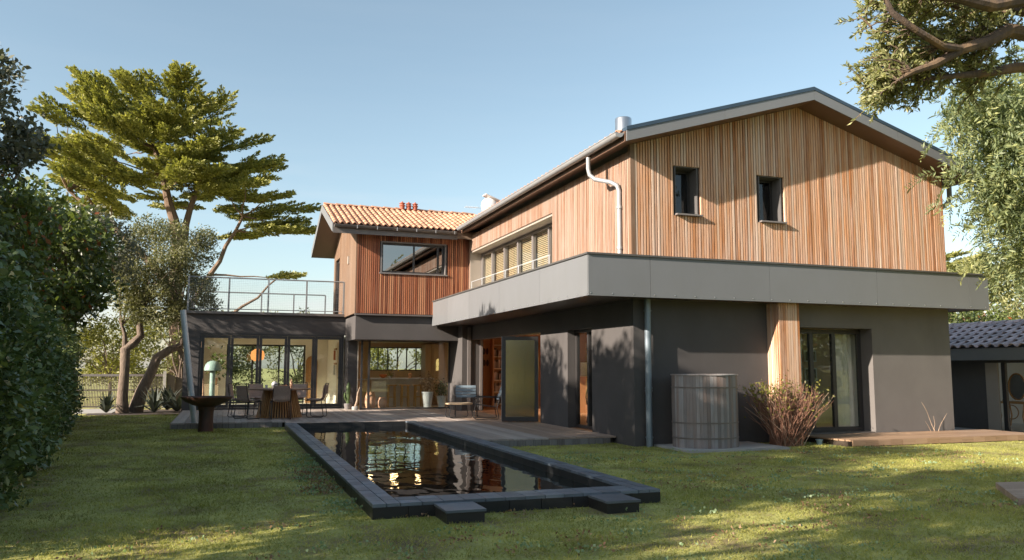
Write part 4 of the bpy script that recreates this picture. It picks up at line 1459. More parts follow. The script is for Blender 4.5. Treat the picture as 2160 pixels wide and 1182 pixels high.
foliage('leaves', P, .17, 'leaf_dark', ip)
pl = thing('pendant_lamp', 'orange woven pendant lamp hanging in the dining room', 'lamp', (1.06, 28.6, 2.0))
MB().lathe([(.10, 1.66), (.20, 1.72), (.23, 1.85), (.20, 1.98), (.10, 2.05), (.03, 2.07)], 1.06, 28.6, 20).build('shade', 'pendant_shade', pl, smooth=True)
MB().tube([(1.06, 28.6, 2.06), (1.06, 28.6, 2.62)], .006, 5).build('cord', 'black_metal', pl)
m = MB()
prof = []
for k in range(13):
    t = math.pi * k / 12
    prof.append((3.09 + .21 * math.cos(t), 1.66 + .21 * math.sin(t)))
m.prism([(2.88, .14), (3.30, .14)] + prof, 1, 30.86, 30.93)
tag(m.build('arched_board', 'furn_wood', None), 'tall arched orange timber board leaning at the back wall', 'board')
for i, z in enumerate((2.05, 1.55)):
    hk = thing('coat_hook', ('upper timber hook rack with a hanging scarf', 'lower timber hook rack with hanging cloth')[i], 'hook rack', (3.6, 28.2, z))
    MB().box(3.60, 3.66, 28.0, 28.6, z, z + .06).build('rail', 'furn_wood', hk)
    MB().box(3.55, 3.60, 28.1, 28.3, z - .35, z - .02).build('cloth', 'fabric_cream' if i else 'orange_lamp', hk)
ic = thing('inner_door', 'plywood door leaf on the right wall of the dining room', 'door', (3.62, 27.4, .135))
MB().box(3.60, 3.655, 26.95, 27.75, .14, 2.3).build('leaf', 'ply', ic)
MB().tube([(3.59, 27.05, 1.1), (3.56, 27.05, 1.1), (3.56, 27.17, 1.1)], .01, 6).build('handle', 'black_metal', ic)
tag(MB().tube([(-.55, 27.35, .14), (-.68, 27.5, 2.25)], .03, 8).build('wooden_oar', 'peach', None), 'long pale pole leaning at the left of the dining room', 'pole')

# living room
bk = thing('bookcase', 'warm wood bookcase filled with books', 'bookcase', (9.3, 26.4, .135))
MB().box(8.66, 8.70, 26.2, 26.53, .14, 2.45).box(9.9, 9.94, 26.2, 26.53, .14, 2.45).box(8.70, 9.9, 26.5, 26.53, .14, 2.45).build('case', 'shelf_wood', bk)
for k in range(6):
    z = .22 + k * .40
    MB().box(8.70, 9.9, 26.2, 26.5, z, z + .025).build('shelf', 'ply', bk)
    if k < 5:
        x = 8.72
        while x < 9.8:
            wd = random.uniform(.03, .06)
            if random.random() < .8:
                MB().box(x, x + wd - .003, 26.25, 26.45, z + .026, z + random.uniform(.22, .33)).build('book', 'book', bk)
            x += wd
for i, (x, z) in enumerate(((8.45, 2.02), (8.56, 2.02), (8.46, 1.62), (8.57, 1.62))):
    m = MB().lathe([(.01, -.02), (.05, -.018), (.055, 0), (.04, .02)], 0, 0, 14)
    m.v = [(x + a * .9, 26.53 + c, z + b * 2.1) for a, b, c in m.v]
    tag(m.build('wall_mask', 'rust', None), ('upper left oval mask', 'upper right oval mask', 'lower left oval mask', 'lower right oval mask')[i] + ' on the wall left of the bookcase', 'mask', 'oval masks on the orange wall')
yl = thing('table_lamp', 'glowing yellow table lamp seen through the frosted door leaf', 'lamp', (8.1, 19.6, .135))
MB().lathe([(.10, 1.35), (.13, 1.34), (.11, 1.80), (.10, 1.80)], 8.05, 19.7, 20, False).build('shade', 'lamp_shade_lit', yl, smooth=True)
MB().lathe([(.09, .82), (.10, .95), (.05, 1.10), (.015, 1.14), (.015, 1.36)], 8.05, 19.7, 16).build('base', 'yellow', yl, smooth=True)
st_ = thing('side_table', 'small yellow timber stand carrying the table lamp', 'table', (8.05, 19.7, .135))
MB().box(7.88, 8.22, 19.53, 19.87, .79, .818).build('tabletop', 'yellow', st_)
for a in (7.9, 8.17):
    for b in (19.55, 19.82):
        MB().box(a, a + .03, b, b + .03, .137, .79).build('leg', 'yellow', st_)
cch = thing('bentwood_chair', 'dark bentwood chair behind the narrow glass door', 'chair', (8.5, 17.6, .135))
MB().lathe([(.20, .56), (.21, .58), (.20, .60)], 8.5, 17.7, 20).build('seat', 'shelf_wood', cch)
MB().tube([(8.3, 17.85, .58)] + [(8.5 - .2 * math.cos(math.pi * k / 10), 17.9, .75 + .33 * math.sin(math.pi * k / 10)) for k in range(11)] + [(8.7, 17.85, .58)], .014, 6).build('backrest', 'rust', cch)
for a, b in ((-.15, -.15), (.15, -.15), (-.15, .15), (.15, .15)):
    MB().tube([(8.5 + a, 17.7 + b, .57), (8.5 + a * 1.25, 17.7 + b * 1.25, .137)], .014, 6).build('leg', 'rust', cch)
ws_ = thing('wall_shelf', 'timber wall shelf with framed pictures beyond the glass door', 'shelf', (9.9, 21.8, 1.2))
MB().box(9.5, 10.5, 21.6, 21.89, 1.2, 1.23).build('board', 'ply', ws_)
MB().box(9.6, 9.85, 21.8, 21.83, 1.232, 1.55).build('picture', 'photo_print', ws_)
MB().box(9.95, 10.3, 21.8, 21.83, 1.232, 1.62).build('picture', 'white_paint', ws_)

# bedroom
def curtain(x0, x1, y, z0, z1, waves, label):
    m = MB()
    nn = waves * 8
    for z in (z0, z1):
        for i in range(nn + 1):
            t = i / nn
            sq = 1.0 if z == z1 else .92
            m.v.append((x0 + (x1 - x0) * (t * sq + (1 - sq) * .5), y + .045 * math.sin(t * waves * 2 * math.pi) + .012 * math.sin(t * 37), z))
    for i in range(nn):
        m.f.append((i, i + 1, nn + 2 + i, nn + 1 + i))
    o = m.build('curtain', 'fabric_cream', None, smooth=True)
    return tag(o, label, 'curtain', 'curtains of the sliding door')


curtain(12.36, 13.2, 14.12, .15, 2.4, 6, 'long cream curtain at the right of the sliding door')
curtain(11.14, 11.60, 14.12, .15, 2.4, 3, 'narrow cream curtain at the left of the sliding door')
for i, (z0, z1) in enumerate(((1.62, 1.90), (1.15, 1.47))):
    pf = thing('picture_frame', ('upper framed picture on the bedroom wall', 'lower framed picture on the bedroom wall')[i], 'picture', (13.55, 16.15, z0), group='small framed pictures in the bedroom')
    MB().box(13.36, 13.72, 16.16, 16.195, z0, z1).build('frame', 'white_paint', pf)
    MB().box(13.40, 13.68, 16.15, 16.159, z0 + .03, z1 - .03).build('print', 'photo_print', pf)

# ================================================================== outbuilding on the right
ob_ = thing('outbuilding', 'low dark outbuilding with blue-grey barrel tiles', 'building', (21, 17, -.216))
OX = 20.0
m = MB().box(OX, OX + .3, 16.75, 19.6, -.21, 2.02).box(OX, OX + .3, 12.9, 16.2, 1.63, 2.02).box(OX, OX + .3, 16.2, 16.75, 1.63, 2.02)
m.build('wall', 'render_wall', ob_)
MB().box(OX - .06, OX, 16.35, 16.72, -.21, 1.63).build('pilaster', 'reveal_pale', ob_)
MB().box(OX + .02, OX + .1, 16.18, 16.30, -.2, 1.63).build('door_frame', 'frame_dark', ob_)
MB().box(23.2, 23.4, 12.5, 19.3, -.21, 2.6).build('inner_wall', 'cream_wall', ob_)
MB().quad((OX + .3, 12.5, -.205), (23.2, 12.5, -.205), (23.2, 19.3, -.205), (OX + .3, 19.3, -.205)).build('floor', 'floor_in', ob_)
MB().box(OX - .36, OX - .33, 12.2, 19.9, 1.70, 2.03).build('eaves_board', 'verge', ob_)
orf = MB().hexa([(OX - .33, 12.2, 1.98), (21.9, 12.2, 2.72), (21.9, 19.9, 2.72), (OX - .33, 19.9, 1.98), (OX - .33, 12.2, 2.03), (21.9, 12.2, 2.77), (21.9, 19.9, 2.77), (OX - .33, 19.9, 2.03)]).build('roof', 'frame_dark', ob_)
MB().hexa([(21.9, 12.2, 2.72), (24.2, 12.2, 1.9), (24.2, 19.9, 1.9), (21.9, 19.9, 2.72), (21.9, 12.2, 2.77), (24.2, 12.2, 1.95), (24.2, 19.9, 1.95), (21.9, 19.9, 2.77)]).build('rear_slope', 'frame_dark', orf)
MB().box(OX - .3, OX - .02, 12.2, 19.9, 1.78, 1.80).build('soffit', 'frame_dark', orf)
so = Vector((21.9 - OX + .33, 0, .74))
Lo = so.length
so.normalize()
tm3 = tile_mesh(.215, Lo / 6 * 1.16, .085, 'dark_tile')
for r_ in range(6):
    for k in range(22):
        o = Vector((OX - .40, 19.8 - k * .30 - .15 * (r_ % 2), 2.04)) + so * (r_ * Lo / 6)
        lay_tile(tm3, orf, o, (0, -1, 0), so)
tr3 = tile_mesh(.30, .50, .10, 'dark_tile', 7)
for k in range(16):
    lay_tile(tr3, orf, (21.9, 19.8 - k * .46, 2.80), (1, 0, 0), Vector((0, -1, 0)) * -1, 'ridge_tile')

# rattan dressing stand inside it
rt = thing('rattan_stand', 'rattan dressing stand with oval mirror inside the outbuilding', 'dressing stand', (21.9, 17.4, -.2))
def oval(cx_, cy_, cz_, a, b, r_, tilt=0):
    return [(cx_ + math.sin(tilt) * 0, cy_ + a * math.cos(2 * math.pi * k / 24), cz_ + b * math.sin(2 * math.pi * k / 24)) for k in range(25)]
MB().tube(oval(21.9, 17.35, .95, .27, .38, .02), .022, 7, False).build('mirror_rim', 'rattan', rt, smooth=True)
m = MB()
m.v = [(21.91, 17.35, .95)] + [(21.91, y, z) for _, y, z in oval(0, 17.35, .95, .26, .37, 0)][:-1]
m.f = [(0, 1 + k, 1 + (k + 1) % 24) for k in range(24)]
m.build('mirror', 'steel', rt)
MB().box(21.6, 22.1, 16.9, 17.8, .46, .52).build('tabletop', 'rattan', rt)
for y in (16.95, 17.75):
    for x in (21.63, 22.05):
        MB().tube([(x, y, .46), (x, y + (.06 if y < 17 else -.06), .1), (x, y, -.2)], .022, 6).build('leg', 'rattan', rt)
MB().tube(oval(21.62, 17.35, .22, .22, .2, 0), .016, 6, False).build('hoop', 'rattan', rt)
MB().tube([(21.9, 17.08, .9), (21.88, 16.95, .7), (21.85, 16.9, .5)], .018, 6).tube([(21.9, 17.62, .9), (21.88, 17.75, .7), (21.85, 17.8, .5)], .018, 6).build('arm', 'rattan', rt)

# ================================================================== on the roofs
ds = thing('satellite_dish', 'white satellite dish with a flat hood behind the roof edge', 'dish', (8.15, 25.0, 6.1))
m = MB().lathe([(.01, .06), (.12, .05), (.22, .02), (.27, -.02), (.27, -.035), (.2, 0), (.01, .03)], 0, 0, 28)
m.v = [(8.13 + a * 1.1, 25.0 - c * 1.0, 6.80 + b * 1.1) for a, b, c in m.v]
m.build('reflector', 'dish_white', ds, smooth=True)
MB().tube([(8.13, 25.06, 5.9), (8.13, 25.06, 6.7)], .025, 8).build('mast', 'galv', ds)
MB().hexa([(7.93, 24.8, 7.16), (8.5, 24.9, 6.98), (8.5, 25.3, 6.98), (7.93, 25.2, 7.16), (7.93, 24.8, 7.18), (8.5, 24.9, 7.0), (8.5, 25.3, 7.0), (7.93, 25.2, 7.18)]).build('hood', 'dish_white', ds)
an = thing('aerial', 'thin rake-like television aerial left of the dish', 'aerial', (7.75, 25.3, 6.1))
MB().tube([(7.35, 25.3, 6.78), (7.95, 25.3, 6.78)], .01, 5).tube([(7.95, 25.3, 5.9), (7.95, 25.3, 6.8)], .015, 6).build('boom', 'galv', an)
m = MB()
for k in range(8):
    m.tube([(7.37 + k * .055, 25.15, 6.78), (7.37 + k * .055, 25.45, 6.78)], .005, 4)
m.build('elements', 'galv', an)

# ================================================================== vegetation
def in_poly(x, z, poly):
    c = False
    j = len(poly) - 1
    for i in range(len(poly)):
        xi, zi = poly[i]
        xj, zj = poly[j]
        if (zi > z) != (zj > z) and x < (xj - xi) * (z - zi) / (zj - zi) + xi:
            c = not c
        j = i
    return c


def limb(m, a, b, r0, r1, sag=.12, seg=7, n_=6, wig=.08):
    a, b = Vector(a), Vector(b)
    L = (b - a).length
    pts = []
    for k in range(n_ + 1):
        t = k / n_
        p = a.lerp(b, t)
        p.z += math.sin(math.pi * t) * sag * L
        if 0 < k < n_:
            p += Vector((random.uniform(-1, 1), random.uniform(-1, 1), random.uniform(-.6, .6))) * wig * L / n_ * 1.5
        pts.append(p)
    rs = [r0 + (r1 - r0) * (k / n_) ** .8 for k in range(n_ + 1)]
    m.tube(pts, rs, seg)
    return pts


def clumps(centers, radii, per, flat=.8, shell=.55):
    """leaf positions: clumps of leaves, denser towards each clump's shell"""
    out, tn = [], []
    for c, r in zip(centers, radii):
        k = int(per * r * r)
        d = unit(RNG.normal(size=(k, 3)))
        rr = r * (shell + (1 - shell) * RNG.random((k, 1))) * (.75 + .5 * RNG.random((k, 1)))
        p = np.asarray(c) + d * rr * (1, 1, flat)
        out.append(p)
        tn.append(np.clip(RNG.normal(.45, .22, k) + RNG.normal(0, .12), 0, 1))
    return np.concatenate(out), np.concatenate(tn)


def crown_centers(c, rad, n_, lump=.36, low=-.6):
    res = []
    while len(res) < n_:
        d = unit(RNG.normal(size=3))
        if d[2] < low: continue
        t = .55 + .45 * RNG.random() ** .6
        res.append(np.asarray(c) + d * np.asarray(rad) * t)
    r = [lump * min(rad) * random.uniform(.7, 1.25) for _ in res]
    return res, r


def broad_tree(name, label, base, crown, rad, n_, per, size, mat, trunk_r=.16, bark='bark_grey', group=None, aspect=.5, lump=.36, low=-.6, cat='tree', fork=None, limbs=12):
    t = thing(name, label, cat, base, group=group)
    cs, rs = crown_centers(crown, rad, n_, lump, low)
    m = MB()
    f = Vector(fork) if fork else Vector(base).lerp(Vector(crown), .45)
    limb(m, Vector(base), f, trunk_r, trunk_r * .7, 0, 9, 6, .1)
    for i in range(min(limbs, n_)):
        limb(m, f, cs[i], trunk_r * .5, .012, .06, 6, 6, .14)
    m.build('trunk', bark, t, smooth=True)
    P, tn = clumps(cs, rs, per)
    foliage('crown', P, size * (.6 + .8 * RNG.random(len(P))), mat, t, tn, aspect)
    return t


def frond(c, d, L, P, D, T, per=64, wide=.085):
    """a fan of foxtail shoots along an axis: the plume of a cypress"""
    side = d.cross(Vector((0, 0, 1)))
    side = side.normalized() if side.length > .05 else Vector((1, 0, 0))
    up = side.cross(d).normalized()
    base = c - d * (L * .45)
    bright = RNG.normal(0, .10)
    shoots = [(base + d * L * .1, d, L * .9)]
    for j in range(10):
        t = .08 + .86 * j / 10
        s = 1 if j % 2 else -1
        dd = (d * random.uniform(.65, .95) + side * s * random.uniform(.35, .75) + up * random.uniform(-.05, .2)).normalized()
        shoots.append((base + d * (L * t), dd, L * (.42 * (1.05 - t) + .16)))
    for (o, dd, ll) in shoots:
        k = int(per * (ll / .5) ** .8)
        t = RNG.random(k) ** .85
        w_ = wide * (np.sin(np.clip(t * .85 + .15, 0, 1) * math.pi) ** .6 + .1)
        perp = unit(RNG.normal(size=(k, 3))) * (w_ * RNG.random(k) ** .4)[:, None] * (1.15, 1.15, .8)
        P.append(np.array(o) + np.array(dd) * (t * ll)[:, None] + perp)
        D.append(np.tile(np.array(dd), (k, 1)) + perp * 7)
        T.append(np.clip(RNG.normal(.48, .2, k) + bright + .12 * (t - .5), 0, 1))


# ---- the big wind-shaped cypress behind the wing
cyp = thing('cypress_tree', 'tall spreading cypress with layered yellow-green plumes behind the terrace', 'tree', (-1.9, 38, 0))
POLY0 = [(-8.9, 11.4), (-7.4, 12.4), (-6.1, 12.6), (-5.9, 14.4), (-5.2, 14.8), (-3.8, 13.8), (-2.2, 14.3), (-1.1, 13.4), (0.1, 13.1), (-0.1, 12.2), (1.9, 11.8), (2.0, 10.9), (1.9, 9.7), (1.2, 9.3), (2.4, 8.9), (3.2, 7.7), (1.6, 7.1), (-0.9, 6.9), (-2.2, 7.9), (-3.8, 7.3), (-6.3, 8.1), (-7.2, 9.5), (-8.2, 10.7)]
poly = [(-2.6 + (a_ + 2.6) * .84, 9.6 + (b_ - 9.6) * ((.70 if a_ < -4.5 else .86) if b_ > 9.6 else .85)) for a_, b_ in POLY0]
m = MB()
trunk = limb(m, (-1.9, 38, 0), (-2.15, 38, 7.2), .36, .27, 0, 12, 8, .05)
top1 = limb(m, trunk[-1], (-3.6, 37.6, 12.2), .25, .05, .03, 8, 8, .05)
low1 = limb(m, (-2.0, 38, 4.6), (-6.6, 38.4, 9.0), .22, .06, .04, 8, 8, .06)
low2 = limb(m, (-1.95, 38, 3.4), (.55, 37.6, 8.2), .18, .06, -.05, 8, 8, .06)
low3 = limb(m, (-1.9, 38, 2.7), (2.3, 37.4, 5.6), .13, .03, -.08, 8, 8, .08)
mid = limb(m, trunk[-2], (-1.0, 38.6, 11.8), .2, .05, .02, 8, 8, .06)
anchors = trunk[-2:] + top1[2:] + low1[3:] + low2[3:] + mid[2:]
P, D, T, S = [], [], [], []
np_ = 0
plumes = []
while np_ < 185:
    x, z = random.uniform(-9, 3.3), random.uniform(6.8, 14.9)
    if not in_poly(x, z, poly) or (-4.2 < x < .2 and z < 8.9): continue
    half = 3.4 * math.sqrt(max(.05, 1 - ((x + 2.9) / 6.4) ** 2))
    y = 38 + random.uniform(-half, half)
    plumes.append((x, y, z))
    np_ += 1
plumes += [(2.7, 37.5, 7.7), (2.2, 37.6, 8.0), (1.6, 37.2, 7.5), (3.0, 37.6, 7.6), (2.5, 37.3, 8.6), (2.25, 37.4, 5.5)]
for i, (x, y, z) in enumerate(plumes):
    c = Vector((x, y, z))
    an_ = min(anchors, key=lambda q: (q - c).length + max(0, (q.z - c.z)) * .8)
    if i % 2 == 0:
        limb(m, an_, c, .055, .012, -.02, 5, 5, .1)
    d = Vector((x + 2.2 + random.uniform(-.8, .8), (y - 38) * .8 + random.uniform(-.5, .5), 0)).normalized()
    lift = .10 + .45 * max(0, min(1, (z - 10.2) / 2.5)) + (.22 if x < -3.5 else 0)
    d = (d + Vector((0, 0, lift * random.uniform(.7, 1.2)))).normalized()
    frond(c, d, random.uniform(1.6, 2.7), P, D, T)
m.build('trunk', 'bark', cyp, smooth=True)
P, D, T = np.concatenate(P), np.concatenate(D), np.concatenate(T)
foliage('crown', P, .135 * (.6 + .8 * RNG.random(len(P))), 'leaf_cypress', cyp, T, .42, unit(D), .35)

# ---- small twisted tree by the gate
tt = thing('twisted_tree', 'gnarled twin-trunk small-leaved tree beside the gate', 'tree', (-2.75, 28.4, 0))
m = MB()
m.tube([(-2.95, 28.2, 0), (-2.98, 28.2, .6), (-2.95, 28.2, 1.3), (-2.98, 28.3, 2.0), (-2.75, 28.3, 2.2), (-2.55, 28.3, 2.45), (-2.62, 28.35, 2.9), (-2.55, 28.4, 3.6)], [.20, .155, .14, .15, .14, .12, .10, .06], 10)
m.tube([(-2.98, 28.3, 1.95), (-3.02, 28.3, 2.5), (-3.2, 28.3, 3.0)], [.10, .06, .03], 8)
m.tube([(-2.62, 28.5, 0), (-2.45, 28.5, .7), (-2.2, 28.5, 1.3), (-2.05, 28.5, 1.75), (-1.7, 28.55, 2.0), (-1.35, 28.6, 2.15), (-1.2, 28.6, 2.7), (-1.3, 28.6, 3.4)], [.24, .18, .155, .15, .13, .11, .09, .05], 10)
m.tube([(-1.45, 28.6, 2.1), (-1.1, 28.8, 1.5), (-.95, 28.9, .8), (-.7, 29, 0.02)], [.08, .09, .09, .12], 8)
cs, rs = crown_centers((-1.95, 28.5, 4.45), (1.75, 1.6, 1.85), 110, .25, -.95)
for i in range(18):
    a = random.choice([(-2.55, 28.4, 3.3), (-3.1, 28.3, 2.8), (-1.3, 28.6, 3.2), (-2.6, 28.35, 2.9)])
    limb(m, a, cs[i], .04, .008, .05, 5, 5, .2)
m.build('trunk', 'bark_grey', tt, smooth=True)
P, tn = clumps(cs, rs, 2100, .85)
foliage('crown', P, .08 * (.6 + .8 * RNG.random(len(P))), 'leaf_olive', tt, tn * .85, .5)

# ---- left-hand mass: two dark broadleaf trees and a tall one above
broad_tree('broadleaf_tree', 'dark glossy broadleaf tree overhanging the hedge by the gate', (-4.3, 21.5, 0), (-4.1, 20.6, 3.7), (1.5, 2.4, 1.75), 62, 950, .15, 'leaf_dark', .16, low=-.85, limbs=22)
broad_tree('broadleaf_tree', 'silvery shrub crown between the dark tree and the twisted tree', (-4.6, 25.2, 0), (-4.1, 25.0, 4.6), (1.55, 1.6, 1.35), 40, 900, .10, 'leaf_silver', .12, limbs=18)
broad_tree('broadleaf_tree', 'tall dark tree cut by the left edge of the picture', (-5.3, 17.4, 0), (-4.5, 16.6, 5.6), (1.0, 1.5, 1.6), 44, 1150, .13, 'leaf_silver', .17, limbs=18)
broad_tree('broadleaf_tree', 'dark laurel-leaved tree rising from the middle of the hedge', (-4.6, 15.4, 0), (-4.0, 15.4, 3.5), (1.05, 2.0, 1.35), 40, 950, .12, 'leaf_dark', .13, low=-.85, limbs=16)

# ---- clipped hedge along the lawn
hd = thing('hedge', 'dense laurel hedge along the left edge of the lawn', 'hedge', (-3.2, 17, 0))


def hx(y):
    return -2.28 - (y - 9.5) * .122 - .35 * np.maximum(0, 9.0 - y)


Pl, Dl, Tn = [], [], []
N = 62000
y = 7.0 + 19.3 * RNG.random(N)
z = 2.45 * RNG.random(N) ** .85
bul = .16 * np.sin(y * 2.1) + .10 * np.sin(y * 5.3 + z * 3) + .10 * np.sin(z * 4.1 + y)
x = hx(y) + bul + .12 * (1 - z / 2.4) - .30 * np.maximum(0, z - 1.9) + RNG.normal(0, .10, N)
x -= .25 * np.maximum(0, .35 - z)
Pl.append(np.stack([x, y, z], 1))
Dl.append(np.tile((.9, -.25, -.1), (N, 1)))
N2 = 14000
y2 = 7.0 + 19.3 * RNG.random(N2)
x2 = hx(y2) - 1.3 * RNG.random(N2)
Pl.append(np.stack([x2, y2, 2.35 + RNG.normal(0, .18, N2)], 1))
Dl.append(np.tile((.2, -.1, .9), (N2, 1)))
P, D = np.concatenate(Pl), np.concatenate(Dl)
shoot = RNG.random(len(P)) < .04
P[shoot] += np.array((.14, -.04, .10)) * RNG.random((shoot.sum(), 1))
lump = .16 * np.sin(P[:, 1] * 1.9 + 2 * np.sin(P[:, 2] * 2.2)) + .12 * np.sin(P[:, 1] * 6.1 + P[:, 2] * 5)
foliage('foliage', P, .08 * (.45 + 1.1 * RNG.random(len(P)) ** 1.3), 'leaf_laurel', hd, np.clip(RNG.normal(.45, .2, len(P)) + lump + .35 * shoot, 0, 1), .5, D, 1.2)
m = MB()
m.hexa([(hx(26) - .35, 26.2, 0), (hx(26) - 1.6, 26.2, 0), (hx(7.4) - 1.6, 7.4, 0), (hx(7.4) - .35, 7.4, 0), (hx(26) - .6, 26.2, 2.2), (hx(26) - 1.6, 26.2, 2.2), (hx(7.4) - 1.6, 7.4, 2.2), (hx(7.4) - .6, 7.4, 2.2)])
m.build('hedge_core', 'soil', hd)  # solid dark core put in so the hedge is not see-through
# near spray of blue-green leaves leaning into the left of the picture
ns = thing('laurel_shrub', 'near laurel shrub with broad blue-green leaves at the left edge', 'shrub', (-2.05, 8.3, 0))
cs = [np.array((-2.08 + random.uniform(-.25, .03), 8.4 + random.uniform(-.4, .5), zz)) for zz in (1.5, 1.7, 1.9, 2.1, 2.25, 2.4, 1.6)]
P, tn = clumps(cs, [.26] * len(cs), 1900)
foliage('foliage', P, .105 * (.6 + .8 * RNG.random(len(P))), 'leaf_laurel', ns, np.clip(tn + .2, 0, 1), .55)
m = MB()
for c in cs:
    limb(m, (-2.15, 8.4, 0), c, .02, .006, .0, 5, 5, .1)
m.build('stem', 'twig', ns)

# ---- trees outside the picture on the left: they shade the lawn
for i, (x, y, h) in enumerate(((-6.3, 14.6, 7.7), (-6.4, 12.4, 7.9), (-6.3, 10.2, 7.9), (-6.4, 7.4, 7.6), (-6.3, 4.0, 7.5), (-6.2, 0.4, 7.2))):
    broad_tree('boundary_tree', 'leafy boundary tree beyond the hedge, ' + ('nearest the tall edge tree', 'second from the tall edge tree', 'third from the tall edge tree', 'fourth from the tall edge tree', 'fifth from the tall edge tree', 'farthest from the tall edge tree')[i],
               (x, y, 0), (x, y, h - 3.1), (1.9, 2.2, 2.9), 64, 620, .17, 'leaf_dark', .16, group='boundary trees beyond the hedge', low=-.9, limbs=10)

# unseen trees added behind the camera to cut sky light: one mass
m, allc, allr = MB(), [], []
for (x, y, h) in ((-4.5, -9.6, 4.6), (0.5, -10.4, 4.8), (5.5, -10.0, 4.7), (10.5, -10.6, 5.0), (15.5, -9.8, 4.8), (20.5, -7.0, 5.0), (24.0, -1.0, 5.2), (25.5, 4.0, 5.0)):
    cs, rs = crown_centers((x, y, h * .52), (2.9, 2.2, h * .48), 60, .36, -.95)
    allc += cs
    allr += rs
    limb(m, (x, y, 0), (x, y, h * .6), .2, .1, 0, 8, 5, .05)
P, tn = clumps(allc, allr, 330)
wd_ = foliage('added_tree_belt', P, .24 * (.6 + .8 * RNG.random(len(P))), 'leaf_dark', None, tn, .5)
tag(wd_, 'unseen belt of dense trees added behind the camera to cut sky light', 'woodland', kind='stuff')
m.build('trunks', 'bark_grey', wd_, kind='stuff')

# ---- spiky plants at the foot of the twisted tree
for i, (x, y, s, lab) in enumerate(((-2.0, 27.6, .95, 'dark spiky agave in front of the right-hand trunk'), (-1.35, 27.9, 1.1, 'largest dark spiky agave, beside the deck corner'), (-3.35, 27.7, .7, 'small dark agave left of the twisted trunk'), (-1.7, 28.9, .9, 'agave half hidden behind the twisted trunk'))):
    ag = thing('agave', lab, 'plant', (x, y, 0), group='spiky plants under the twisted tree')
    m = MB()
    V, F, tn = [], [], []
    for k in range(34):
        t = random.uniform(0, 6.28)
        el = random.uniform(.25, 1.35)
        d = Vector((math.cos(t) * math.cos(el), math.sin(t) * math.cos(el), math.sin(el)))
        sd = Vector((-math.sin(t), math.cos(t), 0)) * .035
        L = s * random.uniform(.7, 1.1)
        p0 = Vector((x, y, .05))
        pm = p0 + d * L * .55 + Vector((0, 0, .05))
        pt = p0 + d * L - Vector((0, 0, .18 * math.cos(el) * L))
        b = len(V)
        V += [tuple(p0 - sd), tuple(p0 + sd), tuple(pm + sd * 1.2), tuple(pm - sd * 1.2), tuple(pt), tuple(pt)]
        F += [(b, b + 1, b + 2, b + 3), (b + 3, b + 2, b + 4, b + 4)]
        tn += [random.random()] * 2
    me = bpy.data.meshes.new('leaves')
    me.from_pydata(V, [], [f if len(set(f)) == 4 else f[:3] for f in F])
    a_ = me.attributes.new('tone', 'FLOAT', 'FACE')
    a_.data.foreach_set('value', tn)
    me.materials.append(MATS['leaf_agave'])
    o = bpy.data.objects.new('leaves', me)
    COL.objects.link(o)
    attach(o, ag)
# soil bed below them
MB().quad((-3.9, 26.9, .006), (-.9, 26.9, .006), (-.9, 30.2, .006), (-3.9, 30.2, .006)).build('planting_bed', 'soil', kind='structure')

# ---- slatted gate and fence at the end of the path
gt = thing('garden_gate', 'slatted timber gate at the end of the garden path', 'gate', (-3.6, 31, 0))
m = MB()
x = -5.6
while x < -2.0:
    m.box(x, x + .022, 31.0, 31.02, .06, 1.2)
    x += .048
m.build('slats', 'fence_dark', gt, kind='stuff')
MB().box(-5.6, -2.0, 30.96, 31.0, 1.12, 1.2).build('rail', 'deck_face', gt)
MB().box(-5.6, -2.0, 30.97, 31.0, .62, .68).build('rail', 'fence_dark', gt)
MB().box(-5.6, -2.0, 30.97, 31.0, .06, .12).build('rail', 'fence_dark', gt)
MB().box(-2.0, -1.9, 30.93, 31.05, 0, 1.3).build('post', 'concrete', gt)
sf = thing('side_fence', 'dark sloping board fence running behind the agaves', 'fence', (-1.0, 31, 0))
for k in range(5):
    a = -1.88 + k * .28
    MB().hexa([(a, 31.0 + k * .1, 0), (a + .27, 31.0 + k * .1, 0), (a + .27, 31.03 + k * .1, 0), (a, 31.03 + k * .1, 0), (a, 31.0 + k * .1, 1.22 - k * .1), (a + .27, 31.0 + k * .1, 1.12 - k * .1), (a + .27, 31.03 + k * .1, 1.12 - k * .1), (a, 31.03 + k * .1, 1.22 - k * .1)]).build('board', 'fence_dark', sf)
